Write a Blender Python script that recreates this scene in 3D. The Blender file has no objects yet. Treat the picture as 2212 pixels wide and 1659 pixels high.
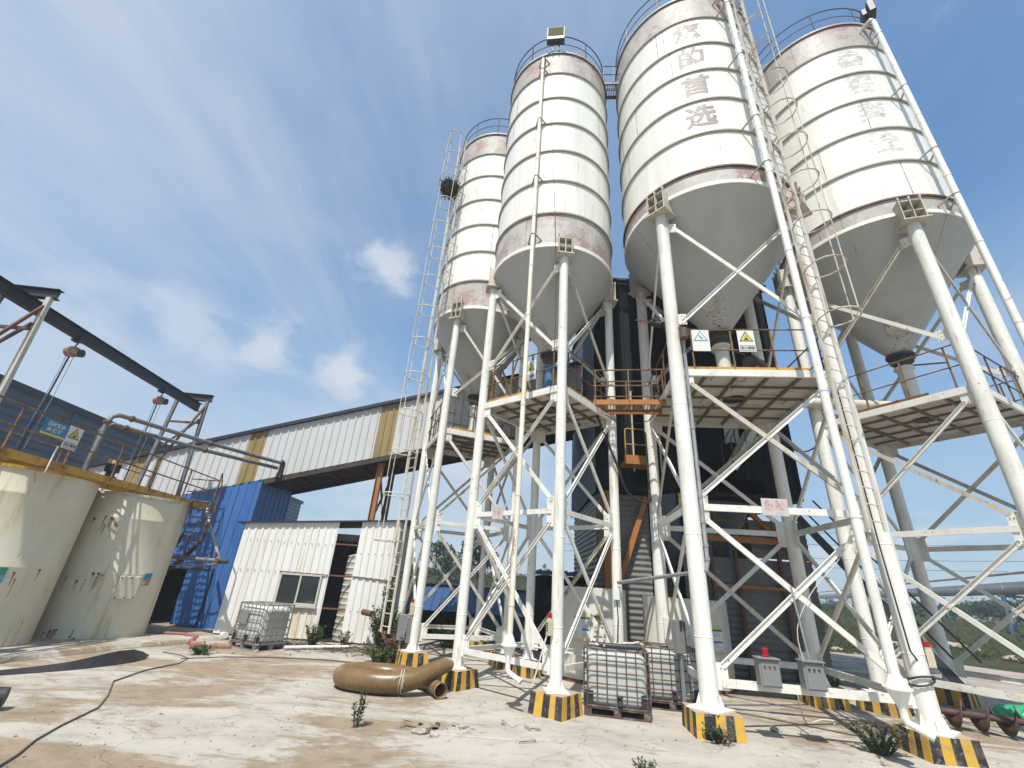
import bpy, bmesh, math, random
from mathutils import Vector, Matrix, noise as mnoise
R_ = math.radians
SC = bpy.context.scene
COL = SC.collection
# ------------------------------------------------------------------ camera
PITCH, ROLL, EYE, FPX = 0.4257058689556808, 0.07072082656618273, 2.1, 952.11
fw = Vector((0, math.cos(PITCH), math.sin(PITCH)))
r0 = Vector((1, 0, 0)); u0 = r0.cross(fw)
rt = math.cos(ROLL)*r0 + math.sin(ROLL)*u0
up = -math.sin(ROLL)*r0 + math.cos(ROLL)*u0
cam = bpy.data.cameras.new('camera')
cam.sensor_width = 36.0; cam.lens = 36.0*FPX/2212.0
cam.clip_start = 0.05; cam.clip_end = 3000
camo = bpy.data.objects.new('camera', cam); COL.objects.link(camo)
M = Matrix((rt, up, -fw)).transposed().to_4x4(); M.translation = (0, 0, EYE)
camo.matrix_world = M
SC.camera = camo
# ------------------------------------------------------------------ light
SUN_AZ, SUN_EL = math.atan2(-0.30, -0.95), R_(60)      # azimuth measured from +Y towards +X
sd = Vector((math.sin(SUN_AZ)*math.cos(SUN_EL), math.cos(SUN_AZ)*math.cos(SUN_EL), math.sin(SUN_EL)))
sun = bpy.data.lights.new('sun', 'SUN'); sun.energy = 4.2; sun.angle = R_(0.55); sun.color = (1.0, 0.955, 0.87)
suno = bpy.data.objects.new('sun', sun); COL.objects.link(suno)
suno.rotation_euler = sd.to_track_quat('Z', 'Y').to_euler(); suno.location = (-10, -30, 60)
SC.view_settings.view_transform = 'Standard'; SC.view_settings.look = 'None'
SC.view_settings.exposure = 0.50; SC.view_settings.gamma = 1.0
W = bpy.data.worlds.new('World'); SC.world = W; W.use_nodes = True
def world():
    nt = W.node_tree; N = nt.nodes; L = nt.links; N.clear()
    out = N.new('ShaderNodeOutputWorld'); bg = N.new('ShaderNodeBackground'); bg.inputs[1].default_value = 0.114
    L.new(bg.outputs[0], out.inputs[0])
    sky = N.new('ShaderNodeTexSky'); sky.sky_type = 'NISHITA'; sky.sun_disc = False
    sky.sun_elevation = SUN_EL; sky.sun_rotation = SUN_AZ
    sky.air_density = 1.0; sky.dust_density = 1.0; sky.ozone_density = 3.0; sky.altitude = 50
    tc = N.new('ShaderNodeTexCoord')
    sep = N.new('ShaderNodeSeparateXYZ'); L.new(tc.outputs['Generated'], sep.inputs[0])
    def math_(op, a, b=None):
        n = N.new('ShaderNodeMath'); n.operation = op
        for i, v in enumerate((a, b)):
            if v is None: continue
            if isinstance(v, (int, float)): n.inputs[i].default_value = v
            else: L.new(v, n.inputs[i])
        return n.outputs[0]
    zz = math_('ADD', math_('MAXIMUM', sep.outputs[2], 0.0), 0.16)
    cx = math_('DIVIDE', sep.outputs[0], zz); cy = math_('DIVIDE', sep.outputs[1], zz)
    comb = N.new('ShaderNodeCombineXYZ'); L.new(cx, comb.inputs[0]); L.new(cy, comb.inputs[1])
    def cloud(rot, scale, loc, lo, hi, detail, rough):
        mp = N.new('ShaderNodeMapping'); mp.inputs['Rotation'].default_value = (0, 0, R_(rot))
        mp.inputs['Scale'].default_value = scale; mp.inputs['Location'].default_value = loc
        L.new(comb.outputs[0], mp.inputs[0])
        nz = N.new('ShaderNodeTexNoise'); nz.inputs['Scale'].default_value = 1.0
        nz.inputs['Detail'].default_value = detail; nz.inputs['Roughness'].default_value = rough
        nz.inputs['Distortion'].default_value = 0.35
        L.new(mp.outputs[0], nz.inputs[0])
        mr = N.new('ShaderNodeMapRange'); mr.interpolation_type = 'SMOOTHSTEP'
        mr.inputs[1].default_value = lo; mr.inputs[2].default_value = hi
        L.new(nz.outputs[0], mr.inputs[0]); return mr.outputs[0]
    wisp = cloud(18, (2.3, 0.42, 1), (3.1, 0.3, 0), 0.40, 0.74, 10, 0.64)
    veil = cloud(20, (0.42, 0.5, 1), (1.3, 4.4, 0), 0.28, 0.66, 6, 0.55)
    puff = cloud(0, (0.9, 0.62, 1), (3.45, 3.2, 0), 0.52, 0.64, 10, 0.56)
    # thin cloud lies mostly to the left (west-north-west) of the view
    left = N.new('ShaderNodeMapRange'); left.interpolation_type = 'SMOOTHSTEP'
    left.inputs[1].default_value = 0.5; left.inputs[2].default_value = -0.55
    left.inputs[3].default_value = 0.22; left.inputs[4].default_value = 1.0
    L.new(sep.outputs[0], left.inputs[0])
    low = N.new('ShaderNodeMapRange'); low.interpolation_type = 'SMOOTHSTEP'
    low.inputs[1].default_value = 0.62; low.inputs[2].default_value = 0.18; L.new(sep.outputs[2], low.inputs[0])
    a = math_('MULTIPLY', math_('MULTIPLY', wisp, left.outputs[0]), 0.5)
    b = math_('MULTIPLY', math_('MULTIPLY', veil, left.outputs[0]), 0.72)
    p = math_('MULTIPLY', math_('MULTIPLY', puff, low.outputs[0]), 0.75)
    # a few small cumulus clouds low in the north-west
    cn = N.new('ShaderNodeTexNoise'); cn.inputs['Scale'].default_value = 7.5; cn.inputs['Detail'].default_value = 10; cn.inputs['Roughness'].default_value = 0.58
    mp = N.new('ShaderNodeMapping'); mp.inputs['Scale'].default_value = (1, 1, 1.7); L.new(tc.outputs['Generated'], mp.inputs[0]); L.new(mp.outputs[0], cn.inputs[0])
    cum = None
    for d, rad, amt in (((-.472, .781, .408), .11, .85), ((-.36, .844, .397), .10, .95), ((-.275, .76, .59), .11, .9), ((-.60, .70, .38), .14, .6), ((-.70, .62, .34), .16, .5)):
        vd = N.new('ShaderNodeVectorMath'); vd.operation = 'DISTANCE'; L.new(tc.outputs['Generated'], vd.inputs[0]); vd.inputs[1].default_value = d
        fall = N.new('ShaderNodeMapRange'); fall.inputs[1].default_value = 0.0; fall.inputs[2].default_value = rad; fall.inputs[3].default_value = 0.30; fall.inputs[4].default_value = -0.16
        L.new(vd.outputs['Value'], fall.inputs[0])
        mm = N.new('ShaderNodeMapRange'); mm.interpolation_type = 'SMOOTHSTEP'; mm.inputs[1].default_value = 0.50; mm.inputs[2].default_value = 0.80; mm.inputs[4].default_value = amt
        L.new(math_('ADD', cn.outputs[0], fall.outputs[0]), mm.inputs[0])
        cum = mm.outputs[0] if cum is None else math_('MAXIMUM', cum, mm.outputs[0])
    inv = lambda x: math_('SUBTRACT', 1.0, x)
    tot = inv(math_('MULTIPLY', math_('MULTIPLY', math_('MULTIPLY', inv(a), inv(b)), inv(p)), inv(cum)))
    # bluish haze band near the horizon
    hz = N.new('ShaderNodeMapRange'); hz.interpolation_type = 'SMOOTHSTEP'
    hz.inputs[1].default_value = 0.6; hz.inputs[2].default_value = 0.0
    hz.inputs[3].default_value = 0.0; hz.inputs[4].default_value = 0.7; L.new(sep.outputs[2], hz.inputs[0])
    mh = N.new('ShaderNodeMix'); mh.data_type = 'RGBA'; L.new(hz.outputs[0], mh.inputs[0])
    tn = N.new('ShaderNodeMix'); tn.data_type = 'RGBA'; tn.blend_type = 'MULTIPLY'; tn.inputs[0].default_value = 1.0
    L.new(sky.outputs[0], tn.inputs[6]); tn.inputs[7].default_value = (0.90, 1.22, 1.27, 1)
    L.new(tn.outputs[2], mh.inputs[6]); mh.inputs[7].default_value = (1.85, 2.4, 3.05, 1)
    mc = N.new('ShaderNodeMix'); mc.data_type = 'RGBA'; L.new(tot, mc.inputs[0])
    L.new(mh.outputs[2], mc.inputs[6]); mc.inputs[7].default_value = (4.1, 4.5, 5.1, 1)
    L.new(mc.outputs[2], bg.inputs[0])
world()

# ------------------------------------------------------------------ materials
MATS = {}
def paint(name, base, rough=0.6, metal=0.0, layers=(), bump=None, spec=0.4, trans=None, alpha_wear=None):
    """layers: (colour, (sx,sy,sz), lo, hi, strength[, 'detail roughness'])"""
    m = bpy.data.materials.new(name); m.use_nodes = True; MATS[name] = m
    nt = m.node_tree; N = nt.nodes; L = nt.links
    bs = N['Principled BSDF']; out = N['Material Output']
    bs.inputs['Roughness'].default_value = rough; bs.inputs['Metallic'].default_value = metal
    bs.inputs['Specular IOR Level'].default_value = spec
    geo = N.new('ShaderNodeNewGeometry')
    def nz(scale, lo, hi, det=6, rg=0.6):
        mp = N.new('ShaderNodeMapping'); mp.inputs['Scale'].default_value = scale
        mp.inputs['Location'].default_value = (len(N)*1.7, len(name)*0.9, 0.3)
        L.new(geo.outputs['Position'], mp.inputs[0])
        n = N.new('ShaderNodeTexNoise'); n.inputs['Scale'].default_value = 1
        n.inputs['Detail'].default_value = det; n.inputs['Roughness'].default_value = rg
        L.new(mp.outputs[0], n.inputs[0])
        mr = N.new('ShaderNodeMapRange'); mr.inputs[1].default_value = lo; mr.inputs[2].default_value = hi
        L.new(n.outputs[0], mr.inputs[0]); return mr.outputs[0]
    cur = N.new('ShaderNodeRGB'); cur.outputs[0].default_value = (*base, 1); cur = cur.outputs[0]
    for ly in layers:
        col, sc, lo, hi, st = ly[:5]; rg = ly[5] if len(ly) > 5 else 0.62
        f = nz(sc, lo, hi, 7, rg)
        mu = N.new('ShaderNodeMath'); mu.operation = 'MULTIPLY'; mu.inputs[1].default_value = st; L.new(f, mu.inputs[0])
        mx = N.new('ShaderNodeMix'); mx.data_type = 'RGBA'; L.new(mu.outputs[0], mx.inputs[0])
        L.new(cur, mx.inputs[6]); mx.inputs[7].default_value = (*col, 1); cur = mx.outputs[2]
    L.new(cur, bs.inputs['Base Color'])
    if bump:
        bn = N.new('ShaderNodeTexNoise'); bn.inputs['Scale'].default_value = bump[0]; bn.inputs['Detail'].default_value = 8
        L.new(geo.outputs['Position'], bn.inputs[0])
        b = N.new('ShaderNodeBump'); b.inputs['Strength'].default_value = bump[1]; b.inputs['Distance'].default_value = bump[2] if len(bump) > 2 else 0.02
        L.new(bn.outputs[0], b.inputs['Height']); L.new(b.outputs[0], bs.inputs['Normal'])
    if trans is not None:
        bs.inputs['Transmission Weight'].default_value = trans
    if alpha_wear:
        sc, lo, hi = alpha_wear
        L.new(nz(sc, lo, hi, 6, 0.65), bs.inputs['Alpha'])
    return m
RUST = (0.12, 0.052, 0.022); RUSTL = (0.33, 0.17, 0.07); GRIME = (0.36, 0.33, 0.27)
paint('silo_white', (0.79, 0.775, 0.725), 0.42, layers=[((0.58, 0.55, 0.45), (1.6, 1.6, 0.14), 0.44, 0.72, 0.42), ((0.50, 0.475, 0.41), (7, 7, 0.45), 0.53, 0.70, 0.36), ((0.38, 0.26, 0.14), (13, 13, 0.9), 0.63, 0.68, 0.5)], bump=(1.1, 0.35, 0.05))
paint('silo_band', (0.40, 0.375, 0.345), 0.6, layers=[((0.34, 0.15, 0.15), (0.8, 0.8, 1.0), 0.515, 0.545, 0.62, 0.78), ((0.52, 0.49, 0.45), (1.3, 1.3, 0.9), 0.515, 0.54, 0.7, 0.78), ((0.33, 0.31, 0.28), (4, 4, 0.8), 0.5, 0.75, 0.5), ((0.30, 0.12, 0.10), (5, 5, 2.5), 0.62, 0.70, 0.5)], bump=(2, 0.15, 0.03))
paint('cone_paint', (0.44, 0.445, 0.425), 0.5, layers=[((0.36, 0.355, 0.325), (1.2, 1.2, 0.5), 0.45, 0.75, 0.6), ((0.33, 0.30, 0.25), (7, 7, 2), 0.62, 0.75, 0.45)], bump=(1.3, 0.12, 0.03))  # one grey base colour for the cones, darker than the shell
paint('ring_paint', (0.34, 0.33, 0.27), 0.6, layers=[((0.30, 0.28, 0.23), (2, 2, 5), 0.5, 0.7, 0.6)])
paint('leg_white', (0.74, 0.73, 0.68), 0.42, layers=[((0.52, 0.48, 0.38), (5, 5, 0.5), 0.5, 0.75, 0.55), (RUSTL, (7, 7, 0.9), 0.60, 0.67, 0.5, 0.7), (RUSTL, (11, 11, 6), 0.625, 0.66, 0.8, 0.7), ((0.5, 0.47, 0.4), (2, 2, .8), 0.5, 0.66, 0.5)], bump=(9, 0.12, 0.01))
paint('brace_white', (0.70, 0.685, 0.63), 0.5, layers=[((0.42, 0.38, 0.29), (3, 3, 3), 0.5, 0.72, 0.55), (RUST, (10, 10, 10), 0.62, 0.66, 0.8, 0.7)])
paint('weathered_white', (0.50, 0.47, 0.40), 0.6, layers=[((0.36, 0.30, 0.2), (5, 5, 2), 0.48, 0.65, 0.7), (RUST, (8, 8, 4), 0.58, 0.66, 0.9, 0.7)])
paint('deck_under', (0.50, 0.465, 0.41), 0.75, layers=[((0.33, 0.28, 0.225), (2.5, 2.5, 2.5), 0.45, 0.7, 0.6), ((0.58, 0.55, 0.49), (1.5, 1.5, 1.5), 0.5, 0.7, 0.5)])
paint('deck_rib', (0.155, 0.13, 0.108), 0.7, layers=[(RUST, (4, 4, 4), 0.5, 0.7, 0.5)])
paint('rail_dark', (0.085, 0.06, 0.05), 0.6, layers=[((0.22, 0.10, 0.05), (4, 4, 4), 0.45, 0.65, 0.8)])
paint('rail_rust', (0.13, 0.072, 0.038), 0.7, layers=[((0.27, 0.18, 0.07), (5, 5, 5), 0.45, 0.6, 0.7), ((0.12, 0.07, 0.04), (7, 7, 7), 0.55, 0.7, 0.7)])
paint('top_rail', (0.075, 0.085, 0.11), 0.55)
paint('rust', RUST, 0.85, layers=[(RUSTL, (6, 6, 6), 0.45, 0.7, 0.6)])
paint('pipe_rusty', (0.70, 0.665, 0.57), 0.55, layers=[((0.55, 0.43, 0.26), (9, 9, 0.7), 0.48, 0.64, 0.7), (RUST, (10, 10, 1.4), 0.58, 0.64, 0.9, 0.7)])
paint('ladder_white', (0.60, 0.57, 0.5), 0.55, layers=[((0.40, 0.24, 0.12), (3, 3, 0.7), 0.5, 0.62, 0.75)])
paint('rubber_black', (0.022, 0.022, 0.024), 0.55, layers=[((0.07, 0.065, 0.06), (5, 5, 5), 0.5, 0.75, 0.6)])
paint('valve_dark', (0.05, 0.05, 0.05), 0.6, layers=[(RUST, (8, 8, 8), 0.5, 0.65, 0.7)])
paint('valve_blue', (0.05, 0.14, 0.27), 0.55, layers=[((0.3, 0.27, 0.22), (9, 9, 9), 0.55, 0.65, 0.7)])
paint('galvanised', (0.30, 0.31, 0.32), 0.5, 0.3, layers=[((0.16, 0.15, 0.15), (6, 6, 3), 0.5, 0.7, 0.6), (RUST, (9, 9, 5), 0.64, 0.7, 0.7)])
paint('old_pipe_grey', (0.20, 0.20, 0.20), 0.55, 0.2, layers=[((0.11, 0.10, 0.095), (5, 5, 3), 0.45, 0.68, 0.7), (RUST, (7, 7, 5), 0.58, 0.64, 0.8)])
paint('dark_steel', (0.035, 0.036, 0.045), 0.5, layers=[(RUST, (5, 5, 5), 0.62, 0.72, 0.6)])
paint('orange_steel', (0.36, 0.15, 0.04), 0.55, layers=[((0.27, 0.10, 0.03), (4, 4, 2), 0.45, 0.68, 0.7)])
paint('rust_steel', (0.13, 0.065, 0.036), 0.7, layers=[((0.09, 0.05, 0.035), (3, 3, 2), 0.45, 0.68, 0.8)])
paint('yellow_steel', (0.50, 0.29, 0.04), 0.55, layers=[((0.27, 0.13, 0.035), (5, 5, 3), 0.47, 0.64, 0.85)])
paint('black_clad', (0.010, 0.0115, 0.015), 0.7, spec=0.15, layers=[((0.014, 0.015, 0.018), (1, 1, 3), 0.45, 0.7, 0.6)])
paint('blue_grey_clad', (0.075, 0.10, 0.135), 0.45, layers=[((0.045, 0.055, 0.07), (2, 2, 0.5), 0.45, 0.7, 0.7)])
paint('grey_corrugated', (0.17, 0.165, 0.155), 0.5, 0.2, layers=[((0.10, 0.095, 0.09), (1.5, 1.5, 1.5), 0.45, 0.7, 0.7), ((0.32, 0.28, 0.22), (3, 3, 9), 0.6, 0.7, 0.5)])
paint('shed_white', (0.70, 0.695, 0.67), 0.5, layers=[((0.56, 0.53, 0.45), (2.2, 2.2, 0.35), 0.46, 0.70, 0.6), ((0.45, 0.33, 0.18), (6, 6, 0.5), 0.60, 0.68, 0.6), ((0.5, 0.46, 0.4), (14, 14, 14), 0.62, 0.72, 0.5)])
paint('shed_stained', (0.68, 0.655, 0.59), 0.5, layers=[((0.50, 0.34, 0.13), (3.2, 3.2, 0.35), 0.48, 0.64, 0.8), ((0.25, 0.13, 0.06), (11, 11, 0.8), 0.63, 0.7, 0.8)])
paint('gallery_white', (0.50, 0.505, 0.505), 0.5, layers=[((0.42, 0.41, 0.39), (1.2, 1.2, 0.4), 0.45, 0.72, 0.55)])
paint('gallery_tan', (0.27, 0.20, 0.085), 0.5, layers=[((0.17, 0.125, 0.05), (3, 3, 0.7), 0.45, 0.7, 0.7), ((0.42, 0.34, 0.17), (5, 5, 1), 0.58, 0.7, 0.5)])
paint('dark_roof', (0.022, 0.027, 0.045), 0.5)
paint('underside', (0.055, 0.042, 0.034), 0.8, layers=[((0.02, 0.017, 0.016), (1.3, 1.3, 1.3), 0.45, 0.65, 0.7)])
paint('blue_clad', (0.05, 0.145, 0.37), 0.42, layers=[((0.025, 0.085, 0.29), (1.6, 1.6, 0.5), 0.45, 0.7, 0.7), ((0.10, 0.20, 0.44), (5, 5, 0.6), 0.58, 0.75, 0.4)])
paint('blue_roof', (0.03, 0.075, 0.18), 0.45, layers=[((0.06, 0.10, 0.18), (3, 3, 3), 0.5, 0.7, 0.5)])
paint('tank_cream', (0.63, 0.59, 0.455), 0.5, layers=[((0.50, 0.46, 0.35), (1.2, 1.2, 0.5), 0.42, 0.7, 0.6), ((0.40, 0.27, 0.10), (3.6, 3.6, 0.5), 0.56, 0.68, 0.6), (RUSTL, (7, 7, 1.6), 0.62, 0.67, 0.7, 0.72)], bump=(3, 0.15, 0.02))
paint('rust_stain', (0.42, 0.29, 0.14), 0.7, layers=[((0.20, 0.09, 0.035), (9, 9, 3), 0.45, 0.62, 0.8)], alpha_wear=((14, 14, 5), 0.35, 0.6))
paint('tank_white', (0.64, 0.62, 0.55), 0.5, layers=[((0.47, 0.43, 0.34), (2.2, 2.2, 0.6), 0.45, 0.7, 0.6), ((0.33, 0.19, 0.08), (7, 7, 0.7), 0.62, 0.72, 0.75)], bump=(4, 0.12, 0.02))
paint('ribbed_plastic', (0.56, 0.53, 0.46), 0.55, layers=[((0.42, 0.38, 0.30), (2, 2, 2), 0.45, 0.7, 0.6)])
paint('ibc_plastic', (0.46, 0.475, 0.44), 0.32, layers=[((0.32, 0.355, 0.325), (1.6, 1.6, 2.2), 0.4, 0.7, 0.6), ((0.52, 0.51, 0.46), (3, 3, 1), 0.5, 0.7, 0.4)])
paint('ibc_clear', (0.60, 0.595, 0.57), 0.3, layers=[((0.36, 0.34, 0.30), (1.6, 1.6, 2.2), 0.4, 0.7, 0.6), ((0.22, 0.19, 0.15), (2.2, 2.2, 2.2), 0.58, 0.72, 0.6)])
paint('cage_rust', (0.10, 0.055, 0.045), 0.6, layers=[((0.20, 0.19, 0.18), (4, 4, 4), 0.5, 0.6, 0.8)])
paint('cage_grey', (0.24, 0.235, 0.235), 0.45, 0.4, layers=[((0.12, 0.09, 0.08), (6, 6, 6), 0.55, 0.7, 0.6)])
paint('hose_brown', (0.17, 0.105, 0.042), 0.34, layers=[((0.24, 0.165, 0.08), (3, 3, 3), 0.45, 0.7, 0.7), ((0.15, 0.095, 0.04), (9, 9, 9), 0.5, 0.7, 0.5)], spec=0.6)
paint('hazard_yellow', (0.58, 0.34, 0.035), 0.6, layers=[((0.42, 0.24, 0.05), (6, 6, 6), 0.5, 0.7, 0.6), ((0.36, 0.32, 0.26), (15, 15, 15), 0.57, 0.62, 0.8), ((0.30, 0.22, 0.13), (3, 3, 6), 0.5, 0.66, 0.6)], bump=(14, 0.4, 0.015))
paint('hazard_black', (0.022, 0.022, 0.025), 0.6, layers=[((0.20, 0.18, 0.15), (12, 12, 12), 0.55, 0.62, 0.7), ((0.12, 0.10, 0.075), (3, 3, 6), 0.48, 0.66, 0.7)], bump=(14, 0.4, 0.015))
paint('plinth_top', (0.36, 0.28, 0.21), 0.9, layers=[((0.24, 0.12, 0.06), (6, 6, 6), 0.5, 0.68, 0.7)], bump=(15, 0.3, 0.02))
paint('sign_white', (0.66, 0.655, 0.62), 0.45, layers=[((0.5, 0.48, 0.42), (6, 6, 3), 0.5, 0.75, 0.5)])
paint('sign_yellow', (0.62, 0.53, 0.10), 0.5); paint('sign_black', (0.02, 0.02, 0.02), 0.5)
paint('sign_teal', (0.06, 0.25, 0.30), 0.5); paint('sign_blue', (0.035, 0.20, 0.36), 0.45)
paint('sign_pale', (0.40, 0.58, 0.60), 0.5); paint('sign_green', (0.03, 0.18, 0.12), 0.5)
paint('sign_red', (0.50, 0.14, 0.13), 0.5, alpha_wear=((11, 11, 14), 0.42, 0.75))
paint('sign_faded', (0.50, 0.46, 0.45), 0.5, layers=[((0.56, 0.28, 0.26), (7, 7, 9), 0.5, 0.65, 0.5), ((0.33, 0.31, 0.3), (9, 9, 9), 0.55, 0.7, 0.6)])
paint('letter_worn', (0.30, 0.255, 0.245), 0.6, layers=[((0.20, 0.13, 0.125), (5, 5, 5), 0.45, 0.65, 0.7)], alpha_wear=((5, 5, 13), 0.27, 0.47))
paint('letter_faint', (0.50, 0.455, 0.44), 0.6, layers=[((0.36, 0.28, 0.28), (5, 5, 5), 0.5, 0.7, 0.7)], alpha_wear=((4, 4, 12), 0.40, 0.78))
paint('beacon_red', (0.30, 0.008, 0.012), 0.25); paint('beige_box', (0.50, 0.45, 0.32), 0.5)
paint('box_grey', (0.19, 0.195, 0.19), 0.5, layers=[((0.19, 0.16, 0.11), (8, 8, 8), 0.6, 0.7, 0.7)])
paint('lamp_lens', (0.12, 0.112, 0.055), 0.8, spec=0.05); paint('twig', (0.055, 0.045, 0.035), 0.9)
paint('pink_hoist', (0.27, 0.115, 0.11), 0.6, layers=[((0.5, 0.4, 0.36), (9, 9, 9), 0.5, 0.65, 0.7), ((0.1, 0.05, 0.05), (6, 6, 6), 0.56, 0.7, 0.6)])
paint('motor_tan', (0.42, 0.31, 0.18), 0.6); paint('frame_alu', (0.55, 0.53, 0.47), 0.4, 0.2)
paint('steel_blue', (0.04, 0.13, 0.20), 0.5); paint('pipeline_grey', (0.48, 0.455, 0.41), 0.5, layers=[((0.25, 0.23, 0.2), (0.5, 0.5, 2), 0.45, 0.7, 0.6)])
paint('green_bag', (0.03, 0.30, 0.14), 0.4); paint('red_hose', (0.25, 0.10, 0.08), 0.6, layers=[((0.42, 0.27, 0.2), (5, 5, 5), 0.5, 0.7, 0.7)])
paint('cable_grey', (0.10, 0.085, 0.07), 0.6); paint('rope', (0.55, 0.5, 0.42), 0.8)
paint('auger_rust', (0.075, 0.042, 0.034), 0.75, layers=[((0.16, 0.08, 0.05), (5, 5, 5), 0.5, 0.7, 0.7)])
paint('bark', (0.10, 0.075, 0.05), 0.9, bump=(20, 0.4, 0.03))
paint('dry_plant', (0.20, 0.105, 0.05), 0.8)
def leafmat(name, a, b):
    m = paint(name, a, 0.55, layers=[(b, (0.9, 0.9, 0.9), 0.35, 0.68, 1.0), (tuple(x*1.7 for x in a), (3.5, 3.5, 3.5), 0.55, 0.7, 0.6)], spec=0.04)
    return m
leafmat('leaf_tree', (0.028, 0.055, 0.022), (0.016, 0.036, 0.017))
leafmat('leaf_scrub', (0.033, 0.048, 0.018), (0.058, 0.055, 0.026))
leafmat('leaf_weed', (0.065, 0.10, 0.035), (0.095, 0.115, 0.045))
leafmat('leaf_dusty', (0.095, 0.105, 0.07), (0.06, 0.075, 0.045))
def glass_mat():
    m = paint('window_glass', (0.02, 0.024, 0.026), 0.06, spec=0.6)
    return m
glass_mat()
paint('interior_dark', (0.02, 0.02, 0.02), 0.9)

def ground_mat(name, pale, tan, dark, bias, road=False):
    m = bpy.data.materials.new(name); m.use_nodes = True; MATS[name] = m
    nt = m.node_tree; N = nt.nodes; L = nt.links; bs = N['Principled BSDF']
    bs.inputs['Roughness'].default_value = 0.9; bs.inputs['Specular IOR Level'].default_value = 0.15
    geo = N.new('ShaderNodeNewGeometry')
    def nz(scale, loc, det=8, rg=0.62, dist=0.0):
        mp = N.new('ShaderNodeMapping'); mp.inputs['Scale'].default_value = scale; mp.inputs['Location'].default_value = loc
        L.new(geo.outputs['Position'], mp.inputs[0])
        n = N.new('ShaderNodeTexNoise'); n.inputs['Scale'].default_value = 1; n.inputs['Detail'].default_value = det
        n.inputs['Roughness'].default_value = rg; n.inputs['Distortion'].default_value = dist
        L.new(mp.outputs[0], n.inputs[0]); return n.outputs[0]
    def mr(x, lo, hi, a=0.0, b=1.0):
        n = N.new('ShaderNodeMapRange'); n.interpolation_type = 'SMOOTHSTEP'
        n.inputs[1].default_value = lo; n.inputs[2].default_value = hi; n.inputs[3].default_value = a; n.inputs[4].default_value = b
        L.new(x, n.inputs[0]); return n.outputs[0]
    def ma(op, a, b):
        n = N.new('ShaderNodeMath'); n.operation = op
        for i, v in enumerate((a, b)):
            if isinstance(v, (int, float)): n.inputs[i].default_value = v
            else: L.new(v, n.inputs[i])
        return n.outputs[0]
    def mix(f, a, b):
        n = N.new('ShaderNodeMix'); n.data_type = 'RGBA'; L.new(f, n.inputs[0])
        for i, v in ((6, a), (7, b)):
            if isinstance(v, tuple): n.inputs[i].default_value = (*v, 1)
            else: L.new(v, n.inputs[i])
        return n.outputs[2]
    sep = N.new('ShaderNodeSeparateXYZ'); L.new(geo.outputs['Position'], sep.inputs[0])
    big = nz((0.30, 0.72, 1), (2.3, 7.1, 0), 11, 0.66, 0.5)
    fine = nz((3.2, 9, 1), (0, 0, 0), 7, 0.72)
    mask = ma('ADD', big, ma('MULTIPLY', ma('SUBTRACT', fine, 0.5), 0.30))
    if bias:   # sandy dirt gathers on the left half of the yard, washed clean to the right
        mask = ma('ADD', mask, mr(sep.outputs[0], 3.0, -1.5, -0.10, 0.035))
    if bias:
        zone = ma('MULTIPLY', mr(sep.outputs[0], 2.6, 4.4), mr(sep.outputs[1], 8.5, 9.5))
        mask = ma('ADD', mask, ma('MULTIPLY', zone, 0.13))
        nearb = ma('MULTIPLY', ma('MULTIPLY', mr(sep.outputs[0], -1.6, -0.6), mr(sep.outputs[0], 3.2, 2.2)), mr(sep.outputs[1], 8.6, 9.4))
        mask = ma('SUBTRACT', mask, ma('MULTIPLY', nearb, 0.12))
        clean = ma('MULTIPLY', mr(sep.outputs[1], 8.6, 6.9), mr(sep.outputs[0], -1.0, 0.6))
        mask = ma('SUBTRACT', mask, ma('MULTIPLY', clean, 0.12))
    soft = mr(mask, 0.485, 0.585)
    c = mix(mr(nz((0.9, 1.1, 1), (5, 3, 0), 8, 0.6), 0.35, 0.7), pale, tuple(x*0.80 for x in pale))
    c = mix(ma('MULTIPLY', mr(nz((2.2, 3.6, 1), (1, 9, 0), 8, 0.7), 0.5, 0.68), 0.5), c, tuple(x*0.72 for x in tan))
    c = mix(soft, c, mix(mr(nz((2.5, 3, 1), (4, 4, 0), 8, 0.65), 0.4, 0.7), tan, tuple(x*0.72 for x in tan)))
    c = mix(ma('MULTIPLY', mr(nz((14, 14, 1), (0, 2, 0), 5, 0.7), 0.56, 0.74), 0.4), c, dark)
    # hairline cracks
    vo = N.new('ShaderNodeTexVoronoi'); vo.feature = 'DISTANCE_TO_EDGE'; vo.inputs['Scale'].default_value = 0.42
    va = N.new('ShaderNodeVectorMath'); va.operation = 'ADD'; L.new(geo.outputs['Position'], va.inputs[0])
    wv = N.new('ShaderNodeTexNoise'); wv.inputs['Scale'].default_value = 1.4; wv.inputs['Detail'].default_value = 6
    L.new(geo.outputs['Position'], wv.inputs[0]); L.new(wv.outputs[1], va.inputs[1]); L.new(va.outputs[0], vo.inputs[0])
    crack = mr(vo.outputs[0], 0.010, 0.002)
    c = mix(ma('MULTIPLY', crack, 0.14), c, dark)
    L.new(c, bs.inputs['Base Color'])
    b = N.new('ShaderNodeBump'); b.inputs['Strength'].default_value = 0.55; b.inputs['Distance'].default_value = 0.03
    h = ma('SUBTRACT', ma('ADD', ma('MULTIPLY', fine, 0.35), nz((28, 28, 1), (1, 1, 0), 5, 0.7)), ma('MULTIPLY', crack, 0.8))
    h = ma('ADD', h, ma('MULTIPLY', soft, -0.5))
    L.new(h, b.inputs['Height']); L.new(b.outputs[0], bs.inputs['Normal'])
    return m
ground_mat('yard_concrete', (0.44, 0.405, 0.355), (0.29, 0.228, 0.162), (0.17, 0.13, 0.095), True)
ground_mat('earth', (0.20, 0.16, 0.10), (0.13, 0.125, 0.06), (0.07, 0.07, 0.035), False)
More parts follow.
